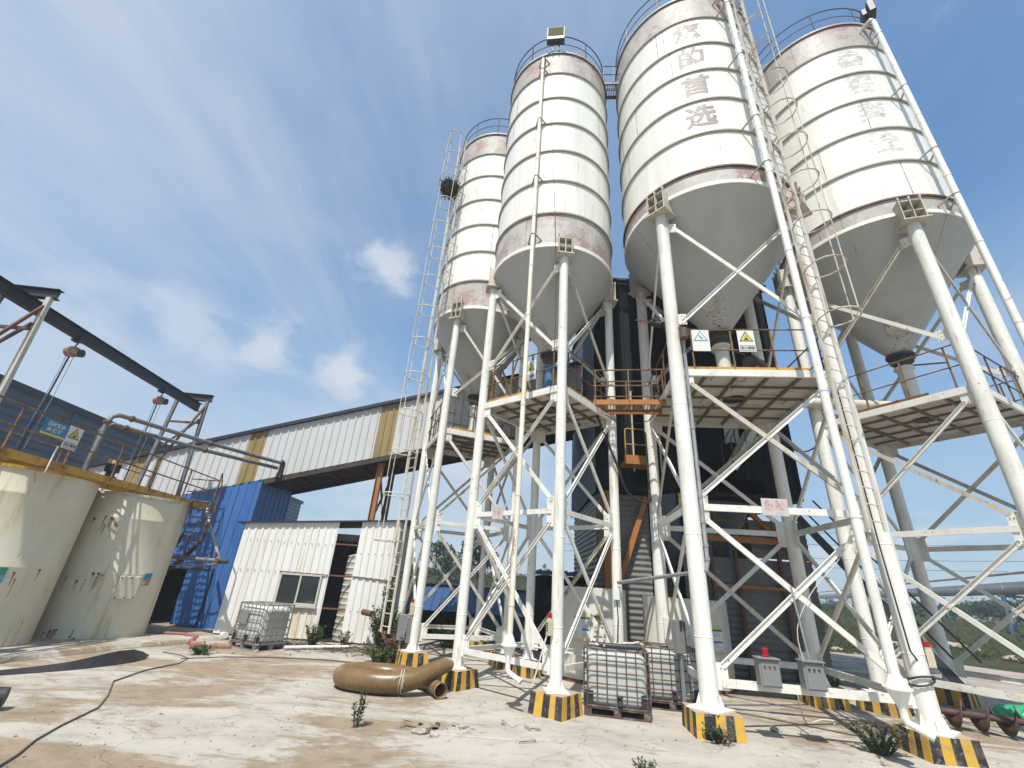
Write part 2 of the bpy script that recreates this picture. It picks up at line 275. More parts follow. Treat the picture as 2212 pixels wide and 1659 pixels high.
ground_mat('gravel_road', (0.40, 0.345, 0.31), (0.33, 0.27, 0.22), (0.2, 0.16, 0.13), False)
ground_mat('hill_soil', (0.05, 0.055, 0.026), (0.036, 0.044, 0.02), (0.04, 0.045, 0.02), False)

# ------------------------------------------------------------------ mesh helpers
class MB:
    def __init__(s): s.v = []; s.f = []; s.m = []; s.s = []
    def add(s, vs, fs, m=0, smooth=False):
        o = len(s.v); s.v.extend(Vector(v) for v in vs)
        for f in fs: s.f.append([i+o for i in f]); s.m.append(m); s.s.append(smooth)
        return s
    def frame(s, o, x, y, z, dx, dy, dz, m=0):
        o, x, y, z = map(Vector, (o, x, y, z)); vs = []
        for k in (0, 1):
            for j in (0, 1):
                for i in (0, 1): vs.append(o + x*(dx[i]) + y*(dy[j]) + z*(dz[k]))
        return s.add(vs, [(0, 2, 3, 1), (4, 5, 7, 6), (0, 1, 5, 4), (2, 6, 7, 3), (0, 4, 6, 2), (1, 3, 7, 5)], m)
    def box(s, c, d, rz=0, m=0):
        x = Vector((math.cos(rz), math.sin(rz), 0)); y = Vector((-math.sin(rz), math.cos(rz), 0))
        return s.frame(c, x, y, (0, 0, 1), (-d[0]/2, d[0]/2), (-d[1]/2, d[1]/2), (-d[2]/2, d[2]/2), m)
    def bar(s, p, q, w, h, n=(0, 0, 1), m=0):
        """beam from p to q; h along n (made square to the axis), w across"""
        p, q, n = Vector(p), Vector(q), Vector(n); a = q-p; l = a.length; a.normalize()
        n = (n - a*n.dot(a))
        if n.length < 1e-5: n = a.orthogonal()
        n.normalize(); b = a.cross(n)
        return s.frame(p, a, b, n, (0, l), (-w/2, w/2), (-h/2, h/2), m)
    def channel(s, p, q, h, b, out, t=0.012, m=0):
        """C-section: web of height h facing 'out', flanges of depth b behind it"""
        p, q, out = Vector(p), Vector(q), Vector(out); a = q-p; l = a.length; a.normalize()
        out = (out - a*out.dot(a)).normalized(); u = a.cross(out)
        s.frame(p, a, u, out, (0, l), (-h/2, h/2), (-t, 0), m)
        s.frame(p, a, u, out, (0, l), (h/2-t, h/2), (-b, -t), m)
        return s.frame(p, a, u, out, (0, l), (-h/2, -h/2+t), (-b, -t), m)
    def tube(s, pts, r, n=10, m=0, cap=True, closed=False, smooth=True):
        pts = [Vector(p) for p in pts]; k = len(pts); rr = r if isinstance(r, (list, tuple)) else [r]*k
        t0 = (pts[1]-pts[0]).normalized(); nn = t0.orthogonal().normalized(); vs = []
        for i, p in enumerate(pts):
            if closed: t = (pts[(i+1) % k]-pts[i-1]).normalized()
            else: t = ((pts[min(i+1, k-1)]-p).normalized() + (p-pts[max(i-1, 0)]).normalized())
            if t.length < 1e-6: t = t0
            t.normalize(); nn = (nn - t*nn.dot(t))
            if nn.length < 1e-6: nn = t.orthogonal()
            nn.normalize(); b = t.cross(nn); t0 = t
            for j in range(n):
                a = 2*math.pi*j/n; vs.append(p + (nn*math.cos(a)+b*math.sin(a))*rr[i])
        fs = []
        for i in range(k if closed else k-1):
            i2 = (i+1) % k
            for j in range(n): fs.append((i*n+j, i*n+(j+1) % n, i2*n+(j+1) % n, i2*n+j))
        s.add(vs, fs, m, smooth)
        if cap and not closed:
            s.add(vs[:n], [tuple(range(n-1, -1, -1))], m); s.add(vs[-n:], [tuple(range(n))], m)
        return s
    def lathe(s, c, prof, n=48, m=0, smooth=True, a0=0, a1=2*math.pi, mats=None):
        c = Vector(c); full = abs(a1-a0-2*math.pi) < 1e-6; k = n if full else n+1
        for i in range(len(prof)-1):
            vs = []
            for (r, z) in prof[i:i+2]:
                for j in range(k):
                    a = a0+(a1-a0)*j/n; vs.append(c+Vector((r*math.cos(a), r*math.sin(a), z)))
            fs = [(j, (j+1) % k, k+(j+1) % k, k+j) for j in range(n)]
            s.add(vs, fs, mats[i] if mats else m, smooth)
        return s
    def quad(s, pts, m=0): return s.add(pts, [tuple(range(len(pts)))], m)
ROOT = {}
def setp(o, label=None, cat=None, group=None, kind=None):
    if label: o['label'] = label
    if cat: o['category'] = cat
    if group: o['group'] = group
    if kind: o['kind'] = kind
    return o
def thing(name, label, cat, loc=(0, 0, 0), rz=0, group=None):
    o = bpy.data.objects.new(name, None); COL.objects.link(o); o.empty_display_size = 0.3
    o.location = loc; o.rotation_euler = (0, 0, rz)
    ROOT[o] = Matrix.Translation(Vector(loc)) @ Matrix.Rotation(rz, 4, 'Z')
    return setp(o, label, cat, group)
def obj(name, mb, mats, parent=None, local=False, bevel=0, **kw):
    me = bpy.data.meshes.new(name)
    inv = None; root = None
    if parent is not None:
        root = ROOT.get(parent)
        if root is not None and not local: inv = root.inverted()
    vs = [(inv @ v)[:] if inv is not None else v[:] for v in mb.v]
    me.from_pydata(vs, [], mb.f)
    if isinstance(mats, str): mats = [mats]
    for m in mats: me.materials.append(MATS[m])
    me.polygons.foreach_set('material_index', mb.m); me.polygons.foreach_set('use_smooth', mb.s)
    bm = bmesh.new(); bm.from_mesh(me)
    if any(mb.s) or bevel: bmesh.ops.remove_doubles(bm, verts=bm.verts, dist=1e-5)
    bmesh.ops.recalc_face_normals(bm, faces=bm.faces) if kw.pop('recalc', True) else None
    bm.to_mesh(me); bm.free()
    if any(mb.s): me.set_sharp_from_angle(angle=R_(40))
    o = bpy.data.objects.new(name, me); COL.objects.link(o)
    if parent is not None: o.parent = parent
    if root is not None: ROOT[o] = root
    if bevel:
        b = o.modifiers.new('bevel', 'BEVEL'); b.width = bevel; b.segments = 2; b.limit_method = 'ANGLE'
    return setp(o, **kw)
def text2d(body, size, bold=0.012):
    cu = bpy.data.curves.new('text', 'FONT'); cu.body = body; cu.size = size; cu.align_x = 'CENTER'; cu.align_y = 'CENTER'
    cu.offset = bold*size; cu.resolution_u = 3
    o = bpy.data.objects.new('text', cu); COL.objects.link(o)
    dg = bpy.context.evaluated_depsgraph_get(); me = bpy.data.meshes.new_from_object(o.evaluated_get(dg))
    bpy.data.objects.remove(o); bpy.data.curves.remove(cu)
    return me
def text_mb(mb, body, size, o, r, u, m=0, bold=0.012):
    me = text2d(body, size, bold); o, r, u = Vector(o), Vector(r).normalized(), Vector(u).normalized()
    mb.add([o+r*v.co.x+u*v.co.y for v in me.vertices], [tuple(p.vertices) for p in me.polygons], m)
    bpy.data.meshes.remove(me); return mb
def text_cyl(mb, body, size, az, zc, rad, m=0, sx=1.0, sy=1.0):
    me = text2d(body, size, 0.034); bm = bmesh.new(); bm.from_mesh(me); bpy.data.meshes.remove(me)
    x = -size
    while x < size:
        bmesh.ops.bisect_plane(bm, geom=bm.verts[:]+bm.edges[:]+bm.faces[:], plane_co=(x, 0, 0), plane_no=(1, 0, 0)); x += 0.06
    bm.verts.index_update()
    mb.add([(rad*math.cos(az+v.co.x*sx/rad), rad*math.sin(az+v.co.x*sx/rad), zc+v.co.y*sy) for v in bm.verts], [tuple(v.index for v in f.verts) for f in bm.faces], m)
    bm.free(); return mb
def pol(cx, cy, r, deg, z=0): return Vector((cx+r*math.cos(R_(deg)), cy+r*math.sin(R_(deg)), z))
def corr(mb, p0, p1, zb, zt, pitch=0.25, depth=0.03, m=0, ribs='v', frac=0.62, step=None):
    """trapezoid-ribbed sheet from p0 to p1 (ribs stand out to the right of p0->p1); zb, zt: numbers or (start, end)"""
    p0, p1 = Vector((p0[0], p0[1], 0)), Vector((p1[0], p1[1], 0)); d = p1-p0; l = d.length; d.normalize(); n = Vector((d.y, -d.x, 0))
    zb = zb if isinstance(zb, tuple) else (zb, zb); zt = zt if isinstance(zt, tuple) else (zt, zt)
    if ribs == 'v':
        xs = []; x = 0.0
        while x < l:
            for f, o in ((0, 0), (frac, 0), (frac+0.1, 1), (0.9, 1)):
                if x+f*pitch < l: xs.append((x+f*pitch, o*depth))
            x += pitch
        xs.append((l, 0)); vs = []
        for x, o in xs:
            t = x/l
            vs += [p0+d*x+n*o+Vector((0, 0, zb[0]+(zb[1]-zb[0])*t)), p0+d*x+n*o+Vector((0, 0, zt[0]+(zt[1]-zt[0])*t))]
        return mb.add(vs, [(2*i, 2*i+2, 2*i+3, 2*i+1) for i in range(len(xs)-1)], m)
    k = int((zt[0]-zb[0])/pitch*6); vs = []
    for i in range(k+1):
        o = depth*0.5*(1-math.cos(2*math.pi*i/6.0)); z = zb[0]+(zt[0]-zb[0])*i/k
        vs += [p0+n*o+Vector((0, 0, z)), p1+n*o+Vector((0, 0, z))]
    return mb.add(vs, [(2*i, 2*i+1, 2*i+3, 2*i+2) for i in range(k)], m, True)

# ------------------------------------------------------------------ setting
def setting():
    g = MB(); S = 320
    g.quad([(-S, -60, -0.012), (S, -60, -0.012), (S, 330, -0.012), (-S, 330, -0.012)]); obj('ground', g, 'earth', kind='structure')
    y = MB(); nx, ny = 120, 90; rnd = random.Random(3)
    X0, X1, Y0, Y1 = -40.0, 15.5, -6.0, 24.0
    vs = []
    for j in range(ny+1):
        for i in range(nx+1):
            x = X0+(X1-X0)*i/nx; yy = Y0+(Y1-Y0)*j/ny
            vs.append((x, yy, 0.010*mnoise.noise((x*0.5, yy*0.5, 0))-0.002))
    y.add(vs, [(j*(nx+1)+i, j*(nx+1)+i+1, (j+1)*(nx+1)+i+1, (j+1)*(nx+1)+i) for j in range(ny) for i in range(nx)], 0, True)
    obj('yard', y, 'yard_concrete', kind='structure')
    r = MB(); r.quad([(15.5, 4, 0.006), (60, 4, 0.006), (60, 22, 0.006), (28, 25.5, 0.006), (21, 25, 0.006), (17, 28, 0.006), (9, 28, 0.006), (9, 24.0, 0.006), (15.5, 24.0, 0.006)])
    obj('gravel_road', r, 'gravel_road', kind='structure')
    # rising scrubland
    h = MB(); n1, n2 = 110, 46; vs = []
    def hz(x, y):
        rr = math.hypot(x, y); t = min(1, max(0, (rr-31)/42)); t = t*t*(3-2*t)
        am = 3.0 if x < 9 else max(1.0, 3.0-(x-9)*0.22)
        return -0.1+t*am+0.45*t*mnoise.noise((x*0.07, y*0.07, 1.7))+0.5*min(1, max(0, (rr-30)/6))*(0.5+0.5*mnoise.noise((x*0.35, y*0.35, 0)))
    hz_pts = []
    for j in range(n2+1):
        rr = 29+(j/n2)**1.5*150
        for i in range(n1+1):
            a = R_(-58+116*i/n1); x, yy = rr*math.sin(a), rr*math.cos(a); vs.append((x, yy, hz(x, yy)))
    h.add(vs, [(j*(n1+1)+i, j*(n1+1)+i+1, (j+1)*(n1+1)+i+1, (j+1)*(n1+1)+i) for j in range(n2) for i in range(n1)], 0, True)
    obj('hillside', h, 'hill_soil', kind='structure')
    s = MB(); rnd = random.Random(11)
    for _ in range(7600):
        rr = 31+rnd.random()**1.3*58; a = R_(rnd.uniform(-14, 12) if rnd.random() < 0.42 else rnd.uniform(22, 54))
        x, yy = rr*math.sin(a), rr*math.cos(a); z = hz(x, yy); sz = rnd.uniform(0.08, 0.30)*(0.7+rr/90)
        if mnoise.noise((x*0.15, yy*0.15, 4)) < -0.28: continue
        for _ in range(7):
            c = Vector((x+rnd.gauss(0, sz), yy+rnd.gauss(0, sz), z+abs(rnd.gauss(0, sz))*0.9)); q = sz*rnd.uniform(0.3, 0.7)
            u = Vector((rnd.gauss(0, 1), rnd.gauss(0, 1), rnd.gauss(0, 1))).normalized(); w = u.orthogonal().normalized()
            s.quad([c-u*q, c+w*q*0.5, c+u*q, c-w*q*0.5])
    obj('scrub', s, 'leaf_scrub', kind='stuff', label='low green scrub covering the rising ground beyond the yard', cat='scrub', recalc=False)
    return hz
HZ = setting()

def tree(x, y, z, h, r, seed, label, name='tree', dark='leaf_tree', group=None, leaves=1500):
    rnd = random.Random(seed); t = thing(name, label, 'tree', (x, y, z), 0, group)
    tr = MB(); tr.tube([(0, 0, -0.3), (rnd.uniform(-.1, .1), 0, h*0.35), (rnd.uniform(-.2, .2), 0.1, h*0.8)], [h*0.03, h*0.022, h*0.008], 8)
    for _ in range(6):
        a = rnd.uniform(0, 6.28); z0 = h*rnd.uniform(0.3, 0.6)
        tr.tube([(0, 0, z0), (math.cos(a)*r*0.4, math.sin(a)*r*0.4, z0+h*0.14), (math.cos(a)*r*0.75, math.sin(a)*r*0.75, z0+h*0.22)], [h*0.012, h*0.008, h*0.003], 6)
    obj('trunk', tr, 'bark', t, local=True)
    cr = MB(); cl = []
    for _ in range(30):
        u = Vector((rnd.gauss(0, 1), rnd.gauss(0, 1), rnd.gauss(0, 1))).normalized()*rnd.random()**0.4
        cl.append((Vector((u.x*r*0.85, u.y*r*0.85, h*0.62+u.z*h*0.34)), r*rnd.uniform(0.16, 0.34)))
    for _ in range(leaves):
        c, s = rnd.choice(cl); v = c+Vector((rnd.gauss(0, 1), rnd.gauss(0, 1), rnd.gauss(0, 0.8))).normalized()*s*rnd.random()**0.35
        q = r*rnd.uniform(0.04, 0.085)
        u = Vector((rnd.gauss(0, 1), rnd.gauss(0, 1), rnd.gauss(0, 1))).normalized(); w = u.orthogonal().normalized()
        cr.quad([v-u*q, v+w*q*0.6, v+u*q, v-w*q*0.6])
    obj('crown', cr, dark, t, local=True, recalc=False)
    return t
def trees():
    tree(-1.9, 43.0, HZ(-1.9, 43), 5.9, 1.9, 1, 'tall dark tree seen between the legs of the two left silos', leaves=2600)
    tree(4.5, 46.0, HZ(4.5, 46), 3.4, 0.7, 2, 'slim tree on the slope right of the tall dark tree', leaves=900)
    tree(-5.2, 52, HZ(-5.2, 52), 3.4, 2.0, 3, 'low bushy tree on the slope left of the tall dark tree', leaves=1300)
    tree(-7.5, 57, HZ(-7.5, 57), 3.9, 2.2, 4, 'rounded tree on the slope furthest left between silo legs', leaves=1300)
    rnd = random.Random(8)
    for i in range(24):
        deg = 33+i*0.95; a = R_(deg); rr = rnd.uniform(80, 96); x, y = rr*math.sin(a), rr*math.cos(a); z = HZ(x, y)-0.3
        top = 2.1+rr*max(0.004, 0.006+(deg-38)*0.0026)*rnd.uniform(0.75, 1.1)
        tree(x, y, z, max(1.6, top-z), rnd.uniform(2.0, 3.2), 20+i, 'dark tree in the distant row below the grey pipeline', group='distant trees below the pipeline', leaves=1500)
trees()

# ------------------------------------------------------------------ silos
def silo(ID, label, cx, cy, yawdeg, s, R, lr, Z, opt):
    t = thing('cement_silo', label, 'silo', (cx, cy, 0), R_(yawdeg), 'white cement silos on steel legs')
    K = dict(local=True)
    base, bot, mid, plat, txl, txh, cap, kn, rings, rim, co = Z['base'], Z['bot'], Z['mid'], Z['plat'], Z['txl'], Z['txh'], Z['cap'], Z['kn'], Z['rings'], Z['rim'], Z['co']
    h = s/2; C = [Vector((-h, -h, 0)), Vector((h, -h, 0)), Vector((h, h, 0)), Vector((-h, h, 0))]
    rnd = random.Random(ID*17)
    LA = lambda deg: R_(deg-yawdeg)
    # shell with worn bands in the first and the last course
    sh = MB(); zs = [kn]+rings+[rim]
    for i in range(len(zs)-1):
        m = 1 if i in (0, len(zs)-2) else 0
        sh.lathe((0, 0, 0), [(R, zs[i]), (R, zs[i+1])], 96, m)
        for _ in range(3):
            a = rnd.uniform(0, 2*math.pi); w = 0.026; rr = R+0.002
            for dz in range(6):
                z0 = zs[i]+(zs[i+1]-zs[i])*dz/6; z1 = zs[i]+(zs[i+1]-zs[i])*(dz+1)/6; ww = w*rnd.uniform(0.25, 1.0)
                sh.quad([(rr*math.cos(a-ww/R/2), rr*math.sin(a-ww/R/2), z0), (rr*math.cos(a+ww/R/2), rr*math.sin(a+ww/R/2), z0), (rr*math.cos(a+ww/R/2), rr*math.sin(a+ww/R/2), z1), (rr*math.cos(a-ww/R/2), rr*math.sin(a-ww/R/2), z1)], 2)
    for _ in range(26):      # lifting lugs and burrs on the course rings
        a = rnd.uniform(0, 2*math.pi); z = rnd.choice(rings); sh.box(((R+0.03)*math.cos(a), (R+0.03)*math.sin(a), z+0.05), (0.05, 0.012, 0.09), a, 0)
    obj('shell', sh, ['silo_white', 'silo_band', 'deck_rib'], t, **K)
    rf = MB(); rf.lathe((0, 0, 0), [(R+0.05, rim-0.09), (R+0.05, rim), (0.3, rim+0.35), (0.0, rim+0.36)], 96)
    obj('roof', rf, 'silo_band', t, **K)
    for i, z in enumerate(rings):
        rg = MB(); w = 0.052; rg.lathe((0, 0, 0), [(R-0.005, z+0.035), (R+w, z+0.035), (R+w, z-0.02), (R-0.005, z-0.02)], 96, 0, False)
        obj('stiffener_ring', rg, 'ring_paint' if i not in (0,) else 'rail_dark' if opt.get('darkring') else 'ring_paint', t, **K)
    rg = MB(); rg.lathe((0, 0, 0), [(R-0.01, kn+0.10), (R+0.035, kn+0.10), (R+0.035, kn-0.02), (R-0.01, kn-0.02)], 96, 0, False)
    obj('knuckle_ring', rg, 'silo_white', t, **K)
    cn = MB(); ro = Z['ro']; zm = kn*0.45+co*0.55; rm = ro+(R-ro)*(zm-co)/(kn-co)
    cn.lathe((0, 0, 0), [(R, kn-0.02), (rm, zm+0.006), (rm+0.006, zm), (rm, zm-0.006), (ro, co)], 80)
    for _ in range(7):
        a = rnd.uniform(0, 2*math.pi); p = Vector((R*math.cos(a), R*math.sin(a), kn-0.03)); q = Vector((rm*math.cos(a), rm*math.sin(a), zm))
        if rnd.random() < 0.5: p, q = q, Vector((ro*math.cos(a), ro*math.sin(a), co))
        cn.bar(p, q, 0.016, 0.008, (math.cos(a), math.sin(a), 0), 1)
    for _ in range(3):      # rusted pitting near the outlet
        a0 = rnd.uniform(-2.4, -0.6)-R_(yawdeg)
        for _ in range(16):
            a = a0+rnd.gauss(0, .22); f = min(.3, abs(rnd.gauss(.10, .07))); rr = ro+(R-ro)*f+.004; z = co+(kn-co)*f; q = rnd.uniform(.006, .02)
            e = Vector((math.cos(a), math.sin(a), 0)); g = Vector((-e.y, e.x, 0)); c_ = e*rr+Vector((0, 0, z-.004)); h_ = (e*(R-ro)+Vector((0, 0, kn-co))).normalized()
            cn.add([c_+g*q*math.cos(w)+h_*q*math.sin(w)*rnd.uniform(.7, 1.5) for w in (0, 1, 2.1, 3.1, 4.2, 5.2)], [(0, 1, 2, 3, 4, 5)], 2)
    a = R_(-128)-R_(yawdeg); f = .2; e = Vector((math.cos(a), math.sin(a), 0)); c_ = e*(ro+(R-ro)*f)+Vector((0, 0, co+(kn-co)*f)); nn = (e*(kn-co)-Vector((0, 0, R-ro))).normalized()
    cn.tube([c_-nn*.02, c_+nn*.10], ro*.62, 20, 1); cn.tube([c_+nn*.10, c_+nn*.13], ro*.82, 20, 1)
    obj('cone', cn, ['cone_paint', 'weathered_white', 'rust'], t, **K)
    ov = MB(); fx = opt.get('outlet', 'tank_white')
    ov.lathe((0, 0, 0), [(ro+0.0, co), (ro+0.09, co-0.0), (ro+0.09, co-0.05), (ro*0.92, co-0.06), (ro*0.9, co-0.16), (ro*1.1, co-0.18), (ro*1.1, co-0.24), (ro*0.85, co-0.26), (ro*0.8, co-0.40)], 32, 1, False)
    ov.lathe((0, 0, 0), [(ro*0.72, co-0.38), (ro*0.95, co-0.40), (ro*0.95, co-0.46), (ro*0.72, co-0.47), (ro*0.70, plat+0.5)], 32, 0)
    ov.tube([(0, 0, plat+0.75), (0.02, 0.03, plat+0.46), Vector((math.cos(LA(opt['scr'])), math.sin(LA(opt['scr'])), 0))*0.45+Vector((0, 0, plat+0.42))], ro*0.66, 18, 0)
    for j in range(12):
        a = j*math.pi/6; ov.box(((ro+0.05)*math.cos(a), (ro+0.05)*math.sin(a), co-0.12), (0.02, 0.02, 0.1), a, 1)
    ov.bar((0.1, 0.1, co-0.33), (ro+0.55, 0.45, co-0.42), 0.035, 0.035, m=1)
    o = obj('outlet_valve', ov, [fx, 'valve_dark'], t, **K)
    # screw conveyor from the outlet towards the mixing tower
    sc = MB(); a = LA(opt['scr']); dv = Vector((math.cos(a), math.sin(a), 0)); p = dv*0.35+Vector((0, 0, plat+0.42)); q = dv*opt['scl']+Vector((0, 0, plat+0.42+opt['scz']))
    sc.tube([p, q], ro*0.62, 18, 0)
    for f in (0.03, 0.5, 0.97): c = p.lerp(q, f); sc.tube([c-dv*0.03, c+dv*0.03], ro*0.8, 18, 1)
    obj('screw_conveyor', sc, [opt.get('screw', 'weathered_white'), 'valve_dark'], t, **K)
    # legs, brackets
    for i, c in enumerate(C):
        od = Vector((c.x, c.y, 0)).normalized(); tn = Vector((-od.y, od.x, 0)); lg = MB()
        lg.tube([c+Vector((0, 0, base)), c+Vector((0, 0, cap))], lr, 24)
        for z in (base+(mid-base)*0.32, mid-0.55, plat-0.9): lg.lathe((c.x, c.y, 0), [(lr, z-0.012), (lr+0.006, z), (lr, z+0.012)], 24)
        lg.box((c.x, c.y, base+0.012), (lr*3.6, lr*3.6, 0.024), math.atan2(od.y, od.x))
        for k in range(6):
            a = math.pi/3*k+math.atan2(od.y, od.x); d = Vector((math.cos(a), math.sin(a), 0)); e = Vector((-d.y, d.x, 0))*0.006
            fl, fh = (1.5, 0.25) if lr > .15 else (1.5, 0.19); tri = [c+d*lr*0.95+Vector((0, 0, base+0.02)), c+d*lr*fl+Vector((0, 0, base+0.02)), c+d*lr*0.98+Vector((0, 0, base+fh))]
            lg.add([v+e for v in tri]+[v-e for v in tri], [(0, 1, 2), (5, 4, 3), (0, 3, 4, 1), (1, 4, 5, 2), (2, 5, 3, 0)])
        for k in (1, -1):        # gusset plates towards both neighbours
            nb = C[(i+k) % 4]; d = (nb-c).normalized(); n = Vector((-d.y, d.x, 0))
            for z, hh in ((bot+0.1, 0.42), (mid, 0.66), (plat-0.18, 0.42), (txl+0.05, 0.30), (txh-0.02, 0.30)):
                lg.frame(c+Vector((0, 0, z)), d, n, (0, 0, 1), (lr*0.8, lr+0.2), (-0.008, 0.008), (-hh/2, hh/2))
                for b in (-0.35, 0.35):
                    for e in (0, 0.06):
                        pc = c+d*(lr+0.08+e)+Vector((0, 0, z+b*hh)); lg.tube([pc-n*0.03, pc+n*0.03], 0.014, 6)
        obj('leg', lg, 'leg_white', t, **K)
        bk = MB(); w = lr*3.1; d0, d1 = -lr*1.5, lr*1.6; zt = kn+0.22
        for k in (-1, 0, 1):
            bk.frame(c, od, tn, (0, 0, 1), (d0, d1), (k*w/2-0.012, k*w/2+0.012), (cap+0.04, zt+0.04))
            bk.frame(c, od, tn, (0, 0, 1), (d1-0.05, d1+0.01), (k*w/2-0.02, k*w/2+0.02), (zt+0.04, zt+0.13))
        for z in (cap+0.06, (cap+zt)/2, zt): bk.frame(c, od, tn, (0, 0, 1), (d0, d1-0.02), (-w/2, w/2), (z-0.01, z+0.01))
        bk.frame(c, od, tn, (0, 0, 1), (d0, d1+0.06), (-w*0.62, w*0.62), (cap+0.003, cap+0.04))
        bk.frame(c, od, tn, (0, 0, 1), (d0, d0+0.02), (-w/2+0.013, w/2-0.013), (cap+0.08, zt-0.02))
        for k in (-1, 1):
            e = tn*k
            bk.add([c+e*lr*0.95+Vector((0, 0, cap+0.002)), c+e*lr*1.7+Vector((0, 0, cap+0.002)), c+e*lr*0.98+Vector((0, 0, cap-0.3)), c+e*lr*0.95+od*0.02+Vector((0, 0, cap+0.002)), c+e*lr*1.7+od*0.02+Vector((0, 0, cap+0.002)), c+e*lr*0.98+od*0.02+Vector((0, 0, cap-0.3))], [(0, 1, 2), (5, 4, 3), (0, 3, 4, 1), (1, 4, 5, 2), (2, 5, 3, 0)])
        obj('support_bracket', bk, 'weathered_white', t, **K)
    # bracing on the four faces
    bw = opt.get('bw', 0.084)
    for i in range(4):
        a, b = C[i], C[(i+1) % 4]; d = (b-a).normalized(); n = Vector((d.y, -d.x, 0)); g = lr+0.12
        A = lambda z: a+d*g+Vector((0, 0, z)); B = lambda z: b-d*g+Vector((0, 0, z))
        for z in (bot, mid):
            m = MB(); m.channel(A(z)-d*0.04+n*0.03, B(z)+d*0.04+n*0.03, bw*1.32, 0.05, n); obj('tie_beam', m, 'brace_white', t, **K)
        for z0, z1 in ((bot+0.26, mid-0.24), (mid+0.28, plat-0.33), (txl, txh)):
            for k, (p, q) in enumerate(((A(z0), B(z1)), (B(z0), A(z1)))):
                m = MB(); o = n*(0.016 if k else -0.016)
                m.channel(p+o, q+o, bw, 0.045, n if k else -n); obj('brace', m, 'brace_white' if rnd.random() < 0.8 else 'weathered_white', t, **K)
    # platform
    pf = MB(); e = 0.0
    pf.box((0, 0, plat+0.0), (s-0.02, s-0.02, 0.02), 0, 0)
    nr = opt.get('ribs', 4)
    for k in range(1, nr+1):
        f = -h+s*k/(nr+1); pf.box((f, 0, plat-0.05), (0.05, s-0.06, 0.075), 0, 1); pf.box((0, f+0.1, plat-0.04), (s-0.06, 0.045, 0.055), 0, 1)
    for _ in range(16):
        x, y = rnd.uniform(-h*.9, h*.9), rnd.uniform(-h*.9, h*.9); pf.box((x, y, plat-0.014), (rnd.uniform(0.2, 0.6), 0.015, 0.006), rnd.choice((0, math.pi/2)), 2)
    pf.lathe((0.1, -0.1, plat-0.018), [(0.0, 0), (0.26, 0.002), (0.3, 0.006)], 14, 2)  # black disc: the darkness of a deck hole put into its colour
    pl = obj('platform', pf, ['deck_under', 'deck_rib', 'rubber_black'], t, **K)
    for i in range(4):
        a, b = C[i], C[(i+1) % 4]; d = (b-a).normalized(); n = Vector((d.y, -d.x, 0))
        m = MB(); m.channel(a+d*lr*0.9+n*0.035+Vector((0, 0, plat-0.06)), b-d*lr*0.9+n*0.035+Vector((0, 0, plat-0.06)), 0.17, 0.06, n); obj('edge_beam', m, 'brace_white', pl, **K)
        m = MB(); zr = plat+1.12
        for zz in (zr, plat+0.56):
            m.tube([a+n*0.0+d*0.12+Vector((0, 0, zz)), b-d*0.12+Vector((0, 0, zz+rnd.uniform(-.02, .02)))], 0.018, 8)
        for f in (0.12, 0.38, 0.64, 0.9):
            p = a.lerp(b, f)+n*-0.02; m.bar(p+Vector((0, 0, plat+0.01)), p+Vector((0, 0, zr)), 0.035, 0.035, d)
        obj('handrail', m, 'rail_rust' if i in (0, 3) else 'rail_dark', pl, **K)
        m = MB(); m.frame(a+Vector((0, 0, plat+0.011)), d, n, (0, 0, 1), (0.2, s*rnd.uniform(0.4, 0.85)), (-0.02, -0.014), (0, 0.10)); obj('kick_plate', m, 'yellow_steel' if rnd.random() < 0.5 else 'rust', pl, **K)
    mo = MB(); mx, my = opt.get('motor', (0.5, -0.6)); ma = R_(25-yawdeg); ax = Vector((math.cos(ma), math.sin(ma), 0))
    p = Vector((mx, my, plat+0.34)); mo.tube([p-ax*0.25, p+ax*0.2], 0.15, 20)
    for k in range(9): q = p+ax*(-0.2+0.045*k); mo.tube([q, q+ax*0.012], 0.172, 20)
    mo.tube([p+ax*0.2, p+ax*0.3], 0.13, 16); mo.box(p+Vector((0, 0, 0.17)), (0.2, 0.14, 0.08), ma); mo.box(p-Vector((0, 0, 0.22)), (0.34, 0.28, 0.22), ma)
    obj('gear_motor', mo, 'valve_dark', pl, **K)
    # guard rail on the roof
    gr = MB(); Rr = R-0.03
    for zz, r in ((rim+1.05, 0.022), (rim+0.55, 0.015)):
        gr.tube([(Rr*math.cos(a), Rr*math.sin(a), zz) for a in [2*math.pi*k/72 for k in range(72)]], r, 8, closed=True)
    go = obj('guard_rail', gr, 'top_rail', t, **K)
    for k in range(11):
        a = 2*math.pi*(k+0.3)/11; m = MB(); m.bar((Rr*math.cos(a), Rr*math.sin(a), rim-0.02), (Rr*math.cos(a), Rr*math.sin(a), rim+1.05), 0.035, 0.035, (1, 0, 0)); obj('rail_post', m, 'top_rail', go, **K)
    # fill pipe
    if 'pipe' in opt:
        az, off, pr, ztop, zbot, pm = opt['pipe']; a = LA(az); rr = R+off; P = lambda z, k=0: Vector(((rr+k)*math.cos(a), (rr+k)*math.sin(a), z))
        m = MB(); m.tube([P(ztop, -off-0.35), P(ztop+0.05, -off*0.8), P(ztop, -0.06), P(ztop-0.14, 0), P(zbot+0.2, 0)], pr, 16)
        z = ztop-1.0
        while z > zbot+0.5: m.tube([P(z-0.03), P(z+0.03)], pr+0.008, 16); z -= rnd.uniform(1.6, 2.6)
        fp = obj('fill_pipe', m, pm, t, **K)
